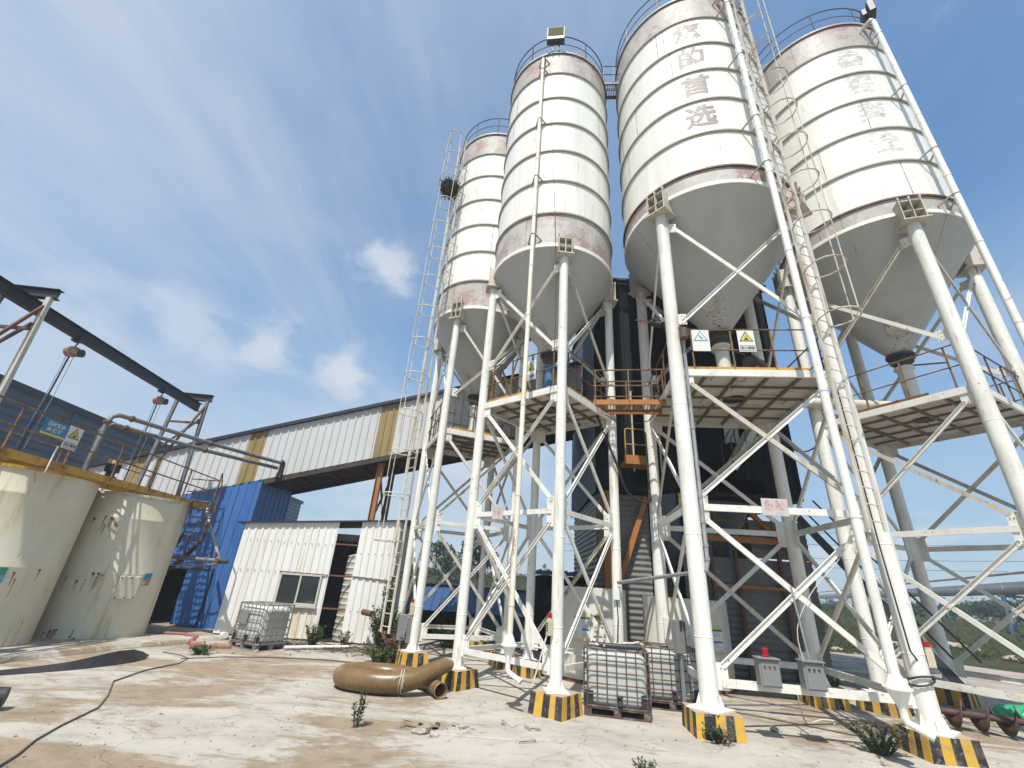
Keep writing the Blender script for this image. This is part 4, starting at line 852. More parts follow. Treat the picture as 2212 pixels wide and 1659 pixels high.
# ------------------------------------------------------------------ mixing tower
def tower():
    T = Vector((3.08, 15.0, 0)); rz = R_(-2.0); t = thing('mixing_tower', 'dark clad mixing tower with orange steel standing behind the silos', 'tower', T, rz)
    K = dict(local=True); w, dp, zb, zt = 6.95, 7.0, 5.25, 13.9
    m = MB()   # upper cladding: front in panels around openings, dark
    def panel(x0, x1, z0, z1): corr(m, (x0, 0), (x1, 0), z0, z1, 0.3, 0.045, 0, 'v')
    panel(0, 1.35, zb, zt); panel(1.35, 2.25, zb+3.6, zt); panel(2.25, 4.6, zb+0.9, zt); panel(4.6, 5.7, zb+0.6, 7.15); panel(4.6, 5.7, 8.3, zt); panel(5.7, w, zb, zt); panel(2.25, 3.0, zb, zb+.9)
    corr(m, (w, 0), (w, dp), zb, zt, 0.3, 0.03); corr(m, (w, dp), (0, dp), zb, zt, 0.3, 0.03)
    obj('front_cladding', m, 'black_clad', t, **K)
    m = MB(); corr(m, (0, dp), (0, 0), zb-0.1, zt, 0.3, 0.03, 0); obj('side_cladding', m, 'blue_grey_clad', t, **K)
    m = MB(); m.box((w/2, dp/2, zt+0.06), (w+0.3, dp+0.3, 0.1)); m.box((w/2, -0.02, zt-0.05), (w+0.2, 0.12, 0.2)); m.box((w*0.62, dp*0.4, zt+0.7), (2.4, 2.2, 1.2)); obj('roof', m, 'dark_roof', t, **K)
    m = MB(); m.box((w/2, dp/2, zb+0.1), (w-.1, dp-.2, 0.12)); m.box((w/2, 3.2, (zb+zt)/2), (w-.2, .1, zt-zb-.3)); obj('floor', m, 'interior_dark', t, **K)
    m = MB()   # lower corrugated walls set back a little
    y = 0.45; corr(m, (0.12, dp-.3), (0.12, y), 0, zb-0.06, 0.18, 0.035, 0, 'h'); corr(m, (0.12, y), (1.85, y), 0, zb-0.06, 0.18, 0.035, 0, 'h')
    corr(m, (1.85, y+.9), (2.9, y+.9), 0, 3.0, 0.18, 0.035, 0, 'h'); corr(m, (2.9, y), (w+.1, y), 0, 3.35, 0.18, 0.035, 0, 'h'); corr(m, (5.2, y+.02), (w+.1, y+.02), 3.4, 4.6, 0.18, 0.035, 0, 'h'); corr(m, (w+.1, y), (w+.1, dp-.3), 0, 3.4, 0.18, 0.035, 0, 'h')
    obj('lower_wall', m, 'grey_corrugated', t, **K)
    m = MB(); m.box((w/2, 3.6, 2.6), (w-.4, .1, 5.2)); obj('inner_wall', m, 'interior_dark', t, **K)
    for x, mm in ((0.45, 'rust_steel'), (3.75, 'rust_steel'), (4.55, 'rust_steel'), (5.95, 'rust_steel'), (6.55, 'rust_steel')):
        m = MB(); z1 = zb if x < 1 or x > 6.5 else 3.9
        m.bar((x, y-.16, 0), (x, y-.16, z1), 0.10 if x > 1 else .2, 0.10, (1, 0, 0))
        if x < 1: m.frame((x, y-.22, 0), (1, 0, 0), (0, 1, 0), (0, 0, 1), (-.14, .14), (0, .014), (0, z1)); m.frame((x, y-.10, 0), (1, 0, 0), (0, 1, 0), (0, 0, 1), (-.14, .14), (0, .014), (0, z1))
        obj('column', m, 'orange_steel' if x < 1 else mm, t, **K)
    m = MB(); m.bar((1.75, y-.2, 5.1), (0.7, y-.2, 2.2), 0.16, 0.16, (1, 0, 0)); obj('diagonal_brace', m, 'orange_steel', t, **K)
    m = MB(); m.channel((3.2, y-.25, 3.92), (5.95, y-.25, 3.92), 0.2, .08, (0, -1, 0)); m.bar((3.75, y-.2, 2.5), (5.95, y-.2, 2.5), .09, .09); m.bar((5.0, y-.22, 5.0), (6.7, y-.22, 3.3), 0.16, 0.14, (1, 0, 0)); obj('beam', m, 'orange_steel', t, **K)
    # small orange landing with rail
    lp = MB(); lp.box((1.35, -.32, 6.05), (1.0, 0.8, 0.08)); lp.box((1.35, -.73, 6.12), (1.0, 0.02, 0.3)); o = obj('landing', lp, 'orange_steel', t, **K)
    m = MB(); m.tube([(0.9, -.7, 6.1), (0.9, -.7, 7.15), (0.95, -.7, 7.2), (1.75, -.7, 7.2), (1.8, -.7, 7.15), (1.8, -.7, 6.1)], 0.022, 8); m.tube([(0.9, -.7, 6.65), (1.8, -.7, 6.65)], 0.018, 8); obj('handrail', m, 'yellow_steel', o, **K)
    # stair inside the upper opening, running down to the right
    st = MB(); a, b = Vector((5.9, -.45, 8.4)), Vector((4.4, -.45, 6.0))
    for k in (-.35, .35): st.bar(a+Vector((0, k, 0)), b+Vector((0, k, 0)), 0.05, 0.2, (0, 0, 1))
    for k in range(11): p = a.lerp(b, (k+.5)/11); st.box(p, (0.24, 0.66, 0.03))
    o = obj('stair', st, 'frame_alu', t, **K)
    m = MB()
    for k in (-.36, .36):
        m.tube([a+Vector((0, k, 1)), b+Vector((0, k, 1))], 0.02, 8)
        for f in (0, .33, .66, 1): p = a.lerp(b, f)+Vector((0, k, 0)); m.bar(p, p+Vector((0, 0, 1)), 0.03, 0.03, (1, 0, 0))
    obj('handrail', m, 'rail_dark', o, **K)
    for c_, d_ in (((4.62, -.03, 7.75), (0.06, 0.05, 1.3)), ((5.68, -.03, 7.75), (0.06, 0.05, 1.3)), ((1.33, -.05, 7.4), (.05, .05, 3.0)), ((2.27, -.05, 7.4), (.05, .05, 3.0))):
        m = MB(); m.box(c_, d_); obj('door_frame', m, 'frame_alu', t, **K)
    m = MB(); m.frame((4.62, .12, 7.15), (1, 0, 0), (0, 1, 0), (0, 0, 1), (0, .55), (0, .02), (0, .75)); obj('pale_panel', m, 'sign_white', t, **K)
    # working floor rails under the box
    m = MB()
    for zz in (4.45, 4.9): m.tube([(3.0, -.05, zz), (6.6, -.05, zz)], 0.02, 8)
    for x in (3.0, 3.9, 4.8, 5.7, 6.6): m.bar((x, -.05, 3.95), (x, -.05, 4.9), 0.03, 0.03, (1, 0, 0))
    obj('handrail', m, 'rail_rust', t, **K)
    m = MB(); m.tube([(2.3, .3, 5.25), (2.5, .5, 4.2), (2.9, 1.2, 3.2)], [0.5, 0.42, 0.3], 18); m.lathe((4.6, 1.8, 0), [(1.3, 5.2), (0.5, 3.7), (0.5, 3.3)], 24); obj('hopper', m, 'blue_grey_clad', t, **K)
    # inclined belt cover at the tower's right foot
    m = MB(); m.bar((w-.6, -.5, 4.6), (w+1.6, -2.1, 0.5), 0.5, 0.22, (0, 0, 1)); m.bar((w-.6, -.5, 5.1), (w+1.6, -2.1, 1.1), 0.05, 0.05, (0, 0, 1)); m.bar((w-.3, -.9, 5.1), (w+1.9, -2.5, 1.1), 0.05, 0.05, (0, 0, 1)); obj('inclined_chute', m, 'dark_steel', t, **K)
    m = MB(); m.frame((2.25+.5, -.06, 4.55), (1, 0, 0), (0, 1, 0), (0, 0, 1), (0, .5), (0, .01), (0, .7)); o = obj('notice', m, 'sign_white', t, **K)
    m = MB(); m.frame((2.75, -.064, 5.07), (1, 0, 0), (0, 1, 0), (0, 0, 1), (0, .5), (0, .003), (0, .18)); obj('notice_header', m, 'sign_yellow', o, **K)
tower()
def notice_board(name, label, o, r, u, w, h, big=None, scale=1.0):
    t, o, r, u, n = sign_plate(name, label, 'notice', o, r, u, w, h)
    m = MB(); F = lambda x0, x1, y0, y1, k: m.frame(o, r, u, n, (x0*w, x1*w), (y0*h, y1*h), (0.001, 0.004), k)
    if big is None:
        F(-.49, .49, .40, .49, 0); F(-.49, .49, .31, .39, 1); F(-.46, -.28, .02, .22, 2); F(0.0, .48, -.12, -.05, 2); F(-.49, .49, -.49, -.42, 0)
        rnd = random.Random(int(w*1000))
        for k in range(14):
            y = .26-.05*k
            if y > -.4: F(0.02, .02+rnd.uniform(.25, .44), y, y+.018, 3)
            if -.1 > y > -.4: F(-.46, -.46+rnd.uniform(.1, .3), y, y+.015, 3)
        for x in (-.38, -.2): m.add([o+r*(x-.07)*w-u*.22*h+n*.004, o+r*(x+.07)*w-u*.22*h+n*.004, o+r*x*w-u*.08*h+n*.004], [(0, 1, 2)], 3)
        obj('print', m, ['sign_yellow', 'sign_green', 'sign_blue', 'letter_faint'], t, recalc=False)
    else:
        F(-.5, .5, .22, .5, 1)
        e = [o+n*.006+u*.36*h+r*w*.42*math.cos(a)+u*h*.115*math.sin(a) for a in [2*math.pi*k/24 for k in range(24)]]; m.quad(e, 0)
        obj('header', m, ['sign_yellow', 'sign_black'], t, recalc=False)
        m = MB(); text_mb(m, '危险', h*.2, o+u*.36*h+n*.009, r, u, 0, .02)
        for k, s in enumerate(('有限空间', '未经许可', '禁止进入')): text_mb(m, s, w*.19, o+u*(.10-.2*k)*h+n*.004, r, u, 0, .025)
        obj('lettering', m, 'sign_black', t, recalc=False)
def additive_tanks():
    for x, y, r, h, lab in ((2.62, 13.75, 0.98, 2.16, 'white cylindrical additive tank with danger notice behind the second silo'), (5.3, 13.85, 1.12, 2.05, 'white cylindrical additive tank behind the third silo with rust streaks at its rim')):
        t = thing('additive_tank', lab, 'tank', (x, y, 0), 0, 'white additive tanks'); m = MB()
        m.lathe((0, 0, 0), [(r, 0.05), (r, h*.42), (r+.008, h*.43), (r, h*.44), (r, h), (r-.04, h), (r-.04, h-.1), (0, h-.1)], 56)
        obj('shell', m, 'tank_white', t, local=True)
        m = MB(); m.lathe((0, 0, 0), [(r+.03, -.02), (r+.03, 0.06), (r, 0.07)], 56); obj('base_ring', m, 'rust', t, local=True)
        m = MB(); m.tube([(r*.3, -r*.9, 0.3), (r*.32, -r*1.25, 0.3), (r*.33, -r*1.4, 0.2)], 0.05, 12); m.lathe((r*.32, -r*1.2, 0.3), [(0.09, -.02), (0.09, .02)], 12); obj('outlet', m, 'galvanised', t, local=True)
    def on(c, r, deg, z): p = pol(c[0], c[1], r+.02, deg, z); a = R_(deg); return p, Vector((-math.sin(a), math.cos(a), 0))
    p, r = on((2.62, 13.75), .98, -113, 1.22); notice_board('notice_board', 'notice with yellow header on the white tank behind the second silo', p, r, (0, 0, 1), 0.42, 0.6)
    p, r = on((2.62, 13.75), .98, -88, 1.28); notice_board('danger_notice', 'danger notice with black header and yellow oval on the white tank', p, r, (0, 0, 1), 0.30, 0.46, big=1)
    p, r = on((5.3, 13.85), 1.12, -78, 1.15); notice_board('notice_board', 'larger information board with yellow band on the white tank behind the third silo', p, r, (0, 0, 1), 0.62, 0.60)
    m = MB(); p = pol(2.62, 13.75, .985, -42, 1.85); text_mb(m, 'D', .28, p, (-math.sin(R_(-42)), math.cos(R_(-42)), 0), (0, 0, 1)); o = obj('letter', m, 'sign_white', bpy.data.objects['additive_tank'], recalc=False)
additive_tanks()

# ------------------------------------------------------------------ gallery, trestle, blue building, shed
def gallery():
    # front lower edge: z = 5.27 + .30*(x+9.66); plane runs from (-19, 18.4) to (3.1, 17.2)
    Y = lambda x: 17.9-.055*(x+9.66); ZB = lambda x: 5.27+.262*(x+9.66); ZT = lambda x: 7.46+.29*(x+9.66)
    t = thing('conveyor_gallery', 'long inclined white clad conveyor gallery with tan panels rising to the tower', 'gallery', (-9, 18, 6))
    m = MB(); xs = [-21, -15.25, -14.6, -10.7, -10.0, -5.45, -4.7, 3.0]
    for i in range(len(xs)-1):
        x0, x1 = xs[i], xs[i+1]; tan = MB() if i in (1, 3, 5) else None
        corr(tan or m, (x0, Y(x0)), (x1, Y(x1)), (ZB(x0), ZB(x1)), (ZT(x0), ZT(x1)), 0.30, 0.035)
        if tan: obj('light_panel', tan, 'gallery_tan', t)
    obj('side_cladding', m, 'gallery_white', t)
    a, b = -21, 3.0; dp = 2.45; m = MB()
    P = lambda x, y, z: Vector((x, Y(x)+y, z))
    m.add([P(a, -.16, ZT(a)-.05), P(b, -.16, ZT(b)-.05), P(b, dp+.1, ZT(b)-.05), P(a, dp+.1, ZT(a)-.05), P(a, -.16, ZT(a)+.09), P(b, -.16, ZT(b)+.09), P(b, dp+.1, ZT(b)+.09), P(a, dp+.1, ZT(a)+.09)], [(0, 1, 2, 3), (4, 5, 6, 7), (0, 1, 5, 4), (1, 2, 6, 5), (2, 3, 7, 6), (3, 0, 4, 7)])
    obj('roof', m, 'dark_roof', t)
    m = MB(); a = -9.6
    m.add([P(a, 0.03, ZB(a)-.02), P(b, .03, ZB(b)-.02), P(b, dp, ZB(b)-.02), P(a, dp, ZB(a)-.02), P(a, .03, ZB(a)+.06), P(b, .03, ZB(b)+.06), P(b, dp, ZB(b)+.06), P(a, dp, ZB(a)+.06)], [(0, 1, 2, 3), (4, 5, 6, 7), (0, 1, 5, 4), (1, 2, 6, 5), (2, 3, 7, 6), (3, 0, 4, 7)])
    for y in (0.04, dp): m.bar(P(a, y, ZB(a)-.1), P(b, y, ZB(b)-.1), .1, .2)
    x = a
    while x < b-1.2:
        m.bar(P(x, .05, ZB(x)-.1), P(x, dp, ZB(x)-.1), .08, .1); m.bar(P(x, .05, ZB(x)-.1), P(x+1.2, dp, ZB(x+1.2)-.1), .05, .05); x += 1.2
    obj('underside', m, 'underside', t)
    m = MB(); corr(m, (3.0, Y(3)+dp), (-21, Y(-21)+dp), (ZB(3), ZB(-21)), (ZT(3), ZT(-21)), .3, .035); obj('rear_cladding', m, 'gallery_white', t)
    t = thing('gallery_trestle', 'rusty orange steel trestle holding up the conveyor gallery', 'trestle', (-5.1, 18.4, 0))
    z1 = ZB(-5.1)-.2
    for y, mm in ((17.95, 'orange_steel'), (19.9, 'rust_steel')):
        m = MB(); m.bar((-5.1, y, 0), (-5.1, y, z1), .22, .02, (0, 1, 0))
        for k in (-.1, .1): m.bar((-5.1+k, y, 0), (-5.1+k, y, z1), .22, .016, (1, 0, 0))
        obj('column', m, mm, t)
    m = MB()
    for a_, b_ in ((4.0, 6.0), (6.0, 4.0), (1.5, 3.8), (3.8, 1.5)): m.bar((-5.1, 17.95, a_), (-5.1, 19.9, b_), .07, .07)
    for z in (3.9,): m.bar((-5.1, 17.95, z), (-5.1, 19.9, z), .1, .1)
    obj('cross_brace', m, 'rust_steel', t)
    # blue building under the gallery's low end
    t = thing('blue_building', 'bright blue ribbed steel building with an open doorway beneath the gallery', 'building', (-11, 18, 0))
    m = MB(); x0, x1 = -21.0, -9.66
    def bl(xa, xb, zb): corr(m, (xa, Y(xa)+.01), (xb, Y(xb)+.01), zb, (ZB(xa)-.01, ZB(xb)-.01), .34, .03)
    bl(x0, -12.3, 0); bl(-12.3, -11.43, 1.84); bl(-11.43, -10.5, 1.84); bl(-10.5, x1, 0)
    corr(m, (x1, Y(x1)+.01), (x1+.16, Y(x1)+2.45), 0, ZB(x1), .34, .03)
    obj('wall', m, 'blue_clad', t)
    m = MB(); corr(m, (-11.43, Y(-11)-.03), (-10.5, Y(-10.5)-.03), 0.05, 1.84, .34, .025); d = obj('door', m, 'blue_clad', t)
    m = MB(); m.tube([(-11.33, Y(-11)-.08, .9), (-11.33, Y(-11)-.08, 1.1)], .015, 6); obj('handle', m, 'dark_steel', d)
    for c_, d_ in (((-11.4, Y(-11)-.03, 1.87), (1.86, .05, .05)), ((-10.47, Y(-10.5)-.04, .93), (.035, .04, 1.82)), ((-12.32, Y(-12.3)-.02, .93), (.04, .05, 1.86))):
        m = MB(); m.box(c_, d_); obj('door_frame', m, 'dark_steel', t)
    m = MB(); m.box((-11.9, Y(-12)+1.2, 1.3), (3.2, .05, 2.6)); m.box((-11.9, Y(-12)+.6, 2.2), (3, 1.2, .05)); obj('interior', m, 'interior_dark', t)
gallery()
def shed():
    x0, x1, y0, y1 = -9.15, -3.62, 16.7, 18.5; ZT = lambda x: 3.48+.076*(x-x0)
    t = thing('white_shed', 'low white ribbed steel shed with a sliding window and missing wall panel', 'shed', (x0, y0, 0))
    up_ = MB(); lo = MB()
    def seg(mb, a, b, zb, zt=None): corr(mb, (a, y0), (b, y0), zb, (ZT(a), ZT(b)) if zt is None else zt, .24, .028, 0, 'v', .5)
    seg(up_, x0, -7.43, 0.04); seg(up_, -7.43, -6.02, 1.95); seg(up_, -6.02, -5.82, .04); seg(up_, -5.02, x1, .04)
    seg(lo, -7.43, -6.02, .04, 1.0)
    m = MB()
    for z, xa, xb in ((2.95, x0+.2, -5.85), (1.98, x0+.15, -7.4), (2.75, -5.0, x1), (1.98, -5.0, x1), (0.95, -5.0, x1)):
        x = xa
        while x < xb: up_.box((x+.155, y0-.032, z+random.Random(x).uniform(-.02, .02)), (.03, .014, .03), 0, 1); x += .24
    corr(up_, (x1, y0), (x1, y1), 0.04, ZT(x1), .24, .028, 0, 'v', .5); corr(up_, (x1, y1), (x0, y1), 0.04, ZT(x0), .24, .028, 0, 'v', .5); corr(up_, (x0, y1), (x0, y0), 0.04, ZT(x0), .24, .028, 0, 'v', .5)
    obj('wall', up_, ['shed_white', 'rust'], t); obj('lower_panel', lo, 'shed_stained', t, label='rust stained panel below the window')
    m = MB(); P = lambda x, y, dz: Vector((x, y, ZT(x)+dz)); a, b = x0-.22, x1+.3; c, d = y0-.12, y1+.1
    m.add([P(a, c, 0), P(b, c, 0), P(b, d, 0), P(a, d, 0), P(a, c, .05), P(b, c, .05), P(b, d, .05), P(a, d, .05)], [(0, 1, 2, 3), (4, 5, 6, 7), (0, 1, 5, 4), (1, 2, 6, 5), (2, 3, 7, 6), (3, 0, 4, 7)]); obj('roof', m, 'dark_roof', t)
    m = MB()
    for z in (3.0, 1.98, .97): m.bar((-5.82, y0+.05, z), (-5.02, y0+.05, z), .05, .05)
    m.bar((-5.0, y0-.03, 2.0), (x1+.02, y0-.035, 1.93), .05, .02); m.bar((-7.5, y0-.04, 2.0), (-5.85, y0-.04, 1.98), .03, .03); m.bar((-5.85, y0+.06, .9), (-6.1, y0-.03, 1.0), .03, .03); m.bar((-5.7, y0+.5, 2.6), (-5.2, y0+.3, 3.3), .015, .015)
    obj('girt', m, 'rust_steel', t)
    w = MB(); cx, cz, ww, hh = -6.725, 1.475, 1.36, .93
    for dx in (-ww/2, 0.0, ww/2): w.box((cx+dx, y0-.03, cz), (.055, .08, hh))
    for dz in (-hh/2, hh/2): w.box((cx, y0-.031, cz+dz), (ww+.055, .078, .055))
    w.box((cx+.36, y0-.05, cz-hh/2+.05), (.65, .03, .04)); wo = obj('window', w, 'frame_alu', t)
    g = MB(); g.box((cx-.34, y0-.01, cz), (.64, .01, .88)); g.box((cx+.34, y0-.028, cz), (.64, .01, .88)); obj('glass', g, 'window_glass', wo)
    m = MB(); m.box((cx, y0-.05, cz-hh/2-.05), (1.5, .12, .03)); obj('sill', m, 'weathered_white', wo)
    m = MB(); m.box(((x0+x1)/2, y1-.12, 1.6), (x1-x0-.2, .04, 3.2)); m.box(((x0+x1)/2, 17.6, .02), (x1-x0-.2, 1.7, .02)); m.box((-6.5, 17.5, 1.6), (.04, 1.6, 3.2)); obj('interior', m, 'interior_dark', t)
    tk = MB(); pr = []; z = 0.03
    while z < 2.62: pr += [(.70, z), (.70, z+.115), (.714, z+.135), (.714, z+.155), (.70, z+.175)]; z += .19
    pr += [(.66, 2.68), (.45, 2.78), (.2, 2.82), (0, 2.82)]
    tk.lathe((-4.72, 17.62, 0), [(r_*1.16, z_) for r_, z_ in pr], 40); obj('ribbed_tank', tk, 'ribbed_plastic', label='cream ribbed plastic tank standing inside the white shed gap', cat='tank')
shed()
def background_buildings():
    t = thing('storage_hall', 'large blue grey hall with horizontal ribbed cladding at far left', 'building', (-27, 20, 0))
    m = MB(); corr(m, (-26.5, 4), (-26.5, 60), 0.0, 10.1, .42, .07, 0, 'h'); obj('wall', m, 'blue_grey_clad', t)
    m = MB(); m.box((-30, 32, 10.18), (7.4, 56.4, .14)); m.box((-26.42, 32, 10.05), (.2, 56.4, .3)); obj('roof', m, 'dark_roof', t)
    m = MB()
    for y in range(8, 60, 6): m.bar((-26.4, y, 0), (-26.4, y, 10), .1, .05, (1, 0, 0))
    obj('column', m, 'blue_grey_clad', t)
    t = thing('low_shed', 'low open shed with a blue ribbed roof behind the left silos', 'shed', (-1, 19, 0))
    m = MB(); zf, zb, yf, yb = 1.02, 1.86, 18.6, 20.4
    x = -3.4
    while x < 1.2:
        m.quad([(x, yf, zf), (x+.3, yf, zf), (x+.3, yb, zb), (x, yb, zb)]); m.frame((x, yf, zf), (1, 0, 0), Vector((0, yb-yf, zb-zf)).normalized(), Vector((0, -(zb-zf), yb-yf)).normalized(), (-.02, .02), (0, 1.98), (0, .035)); x += .3
    m.frame((-3.4, yb, zb), (1, 0, 0), (0, 1, 0), (0, 0, 1), (0, 4.6), (-.05, .25), (0, .06)); obj('roof', m, 'blue_roof', t)
    for x in (-3.3, -.9, .2, 1.1): m = MB(); m.bar((x, 18.75, 0), (x, 18.75, 1.02), .1, .1, (1, 0, 0)); obj('post', m, 'dark_steel', t)
    m = MB(); m.bar((-3.3, 18.75, .5), (-.9, 18.75, .45), .03, .03); obj('rail', m, 'dark_steel', t)
    m = MB(); corr(m, (-3.4, 20.3), (1.2, 20.3), 0, 1.8, .3, .03); obj('wall', m, 'interior_dark', t)
    m = MB(); corr(m, (-.9, 18.85), (1.2, 18.85), 0, 1.0, .3, .03); obj('front_panel', m, 'blue_grey_clad', t)
    t = thing('small_cabin', 'small dark cabin with a grey ribbed roof left of the mixing tower', 'cabin', (2.3, 18.6, 0))
    m = MB(); corr(m, (1.6, 18.3), (4.2, 18.3), 0, 2.5, .3, .03); corr(m, (1.6, 21), (1.6, 18.3), 0, 2.5, .3, .03); corr(m, (4.2, 18.3), (4.2, 21), 0, 2.5, .3, .03); obj('wall', m, 'black_clad', t)
    m = MB(); m.box((2.9, 19.6, 2.62), (2.9, 2.9, .08)); 
    for k in range(9): m.box((1.6+k*.33, 19.6, 2.68), (.05, 2.9, .05))
    obj('roof', m, 'blue_grey_clad', t)
    m = MB(); m.box((1.95, 18.26, 1.75), (.35, .03, .5)); obj('window', m, 'window_glass', t)
background_buildings()

# ------------------------------------------------------------------ left storage tanks, deck and hoist gantry
TK1, TK2 = Vector((-12.34, 11.84, 0)), Vector((-11.44, 14.54, 0))
def left_tanks():
    for c, r, h, lab, seams in ((TK1, 1.38, 3.93, 'cream steel slurry tank at the left picture edge', (1.72, 3.32)), (TK2, 1.32, 3.80, 'cream steel slurry tank with rust streaks and a square hatch', (1.66, 3.12))):
        t = thing('slurry_tank', lab, 'tank', c, 0, 'cream slurry tanks'); m = MB(); pr = [(r+.02, 0.0), (r+.02, .06), (r, .08)]
        for s in seams: pr += [(r, s-.02), (r+.007, s), (r, s+.02)]
        pr += [(r, h-.07)]
        m.lathe((0, 0, 0), pr, 80); shell = m
        m = MB(); m.lathe((0, 0, 0), [(r-.02, h-.07), (r+.05, h-.07), (r+.05, h), (0, h)], 80, 0, False); obj('rim', m, 'weathered_white' if c is TK2 else 'yellow_steel', t, local=True)
        rnd = random.Random(int(r*100)); m = shell
        for _ in range(26 if c is TK2 else 4):      # corrosion holes and blisters along the welds
            zc = rnd.choice(seams+(0.35,)) if c is TK2 else rnd.choice(seams); a = R_(rnd.gauss(-75, 22) if c is TK2 else rnd.uniform(-80, 0)); z = zc-abs(rnd.gauss(0, .13)); q = rnd.uniform(.012, .045); rr = r+.008
            m.add([(rr*math.cos(a+q*dx/r), rr*math.sin(a+q*dx/r), z+q*dz) for dx, dz in ((-1, .1), (-.3, .7), (.6, .5), (1, -.2), (.3, -1.3), (-.4, -.8))], [(0, 1, 2, 3, 4, 5)], 1)
            for _ in range(2):
                L_ = rnd.uniform(.08, .42); w_ = rnd.uniform(.006, .02); da = rnd.uniform(-.02, .02); rr = r+.0075
                m.add([(rr*math.cos(a+da-w_/r), rr*math.sin(a+da-w_/r), z), (rr*math.cos(a+da+w_/r), rr*math.sin(a+da+w_/r), z), (rr*math.cos(a+da+w_*.3/r), rr*math.sin(a+da+w_*.3/r), z-L_), (rr*math.cos(a+da-w_*.3/r), rr*math.sin(a+da-w_*.3/r), z-L_)], [(0, 1, 2, 3)], 2)
        obj('shell', m, ['tank_cream', 'rust', 'rust_stain'], t, local=True)
        if c is TK2:
            m = MB(); a = R_(-32); n = Vector((math.cos(a), math.sin(a), 0)); tn = Vector((-n.y, n.x, 0))
            m.frame(n*(r-.05)+Vector((0, 0, 1.33)), n, tn, (0, 0, 1), (0, .13), (-.26, .26), (-.29, .29)); hat = obj('hatch', m, 'tank_cream', t, local=True, bevel=.02)
            m = MB()
            for y in (-.22, 0, .22):
                for z in (-.25, .25): m.tube([n*(r+.07)+tn*y+Vector((0, 0, 1.33+z)), n*(r+.1)+tn*y+Vector((0, 0, 1.33+z))], .018, 6)
            obj('bolt', m, 'rust', hat, local=True)
        a = R_(-12) if c is TK2 else R_(-33); m = MB(); n = Vector((math.cos(a), math.sin(a), 0)); tn = Vector((-n.y, n.x, 0))
        m.frame(n*(r+.006)+Vector((0, 0, 1.55)), n, tn, (0, 0, 1), (0, .008), (-.11, .11), (.0, .16), 0); m.frame(n*(r+.006)+Vector((0, 0, 1.55)), n, tn, (0, 0, 1), (0, .008), (-.11, .11), (-.16, 0), 1)
        obj('label_plate', m, ['sign_blue', 'sign_red'] if c is TK2 else ['sign_green', 'sign_teal'], t, local=True)
    # low concrete pad under the tanks
    m = MB(); m.add([(-16, 8.2, .0), (-10.1, 9.6, .0), (-9.3, 13.1, .0), (-8.1, 15.9, 0), (-12, 17.6, 0), (-16, 17.6, 0)]+[(-16, 8.25, .085), (-10.15, 9.65, .085), (-9.37, 13.13, .085), (-8.2, 15.85, .085), (-12, 17.55, .085), (-16, 17.55, .085)], [(6, 7, 8, 9, 10, 11)]+[(i, (i+1) % 6, 6+(i+1) % 6, 6+i) for i in range(6)])
    obj('concrete_pad', m, 'yard_concrete', kind='structure')
    # deck on top
    D = thing('tank_deck', 'rusty yellow railed deck running along the tops of the cream tanks', 'deck', (-10.8, 12, 4))
    zt = 4.06; xe = lambda y: -10.72-.03*(y-12)**2*.04-.018*(y-12)
    a, b = Vector((-10.66, 6.5, zt)), Vector((-11.0, 17.45, zt)); d = (b-a).normalized(); n = Vector((d.y, -d.x, 0))
    m = MB(); m.channel(a+n*.0-Vector((0, 0, .07)), b-Vector((0, 0, .07)), .17, .07, n); obj('edge_beam', m, 'yellow_steel', D)
    m = MB(); m.bar(b-Vector((0, 0, .07)), b-n*1.8-Vector((0, 0, .07)), .06, .15); obj('end_beam', m, 'yellow_steel', D)
    m = MB(); x = 4.2
    while x < (b-a).length: m.bar(a+d*x-n*.05, a+d*x-n*1.0, .03, .03); x += .12
    for j in range(7): m.bar(a+d*4.2-n*(.06+j*.15)+Vector((0, 0, .018)), b-n*(.06+j*.15)+Vector((0, 0, .018)), .02, .012)
    obj('grating', m, 'rust', D)
    m = MB(); m.bar(a+d*3.4-n*1.1-Vector((0, 0, .07)), b-n*1.1-Vector((0, 0, .07)), .1, .15); obj('inner_beam', m, 'yellow_steel', D)
    hr = MB()
    for zz in (.95, .48): hr.tube([a+Vector((0, 0, zz)), b+Vector((0, 0, zz)), b-n*1.1+Vector((0, 0, zz))], .022, 8)
    ho = obj('handrail', hr, 'rail_rust', D)
    for y in (1.4, 2.95, 4.45, 5.95, 7.5, 9.1, 10.9): m = MB(); m.bar(a+d*y-Vector((0, 0, .1)), a+d*y+Vector((0, 0, .97)), .04, .04, d); obj('rail_post', m, 'rail_rust', ho)
    hr = MB()
    for zz in (.9, .45): hr.tube([a-n*2.6+d*3+Vector((0, 0, zz)), b-n*2.6+Vector((0, 0, zz))], .02, 8)
    for y in (3, 5, 7, 9, 10.9): p = a-n*2.6+d*y; hr.bar(p-Vector((0, 0, .1)), p+Vector((0, 0, .9)), .04, .04, d)
    obj('rear_handrail', hr, 'rail_rust', D)
    # helical stair round the far side of the second tank
    S = thing('tank_stair', 'curved steel stair winding down the far side of the rusty cream tank', 'stair', TK2)
    pts = [(R_(12+j*3.9), 3.9-j*.115) for j in range(31)]
    for rr in (1.42, 2.02):
        m = MB()
        for (a0, z0), (a1, z1) in zip(pts, pts[1:]):
            p, q = TK2+Vector((rr*math.cos(a0), rr*math.sin(a0), z0)), TK2+Vector((rr*math.cos(a1), rr*math.sin(a1), z1)); m.bar(p, q, .02, .2)
        obj('stringer', m, 'rail_dark', S)
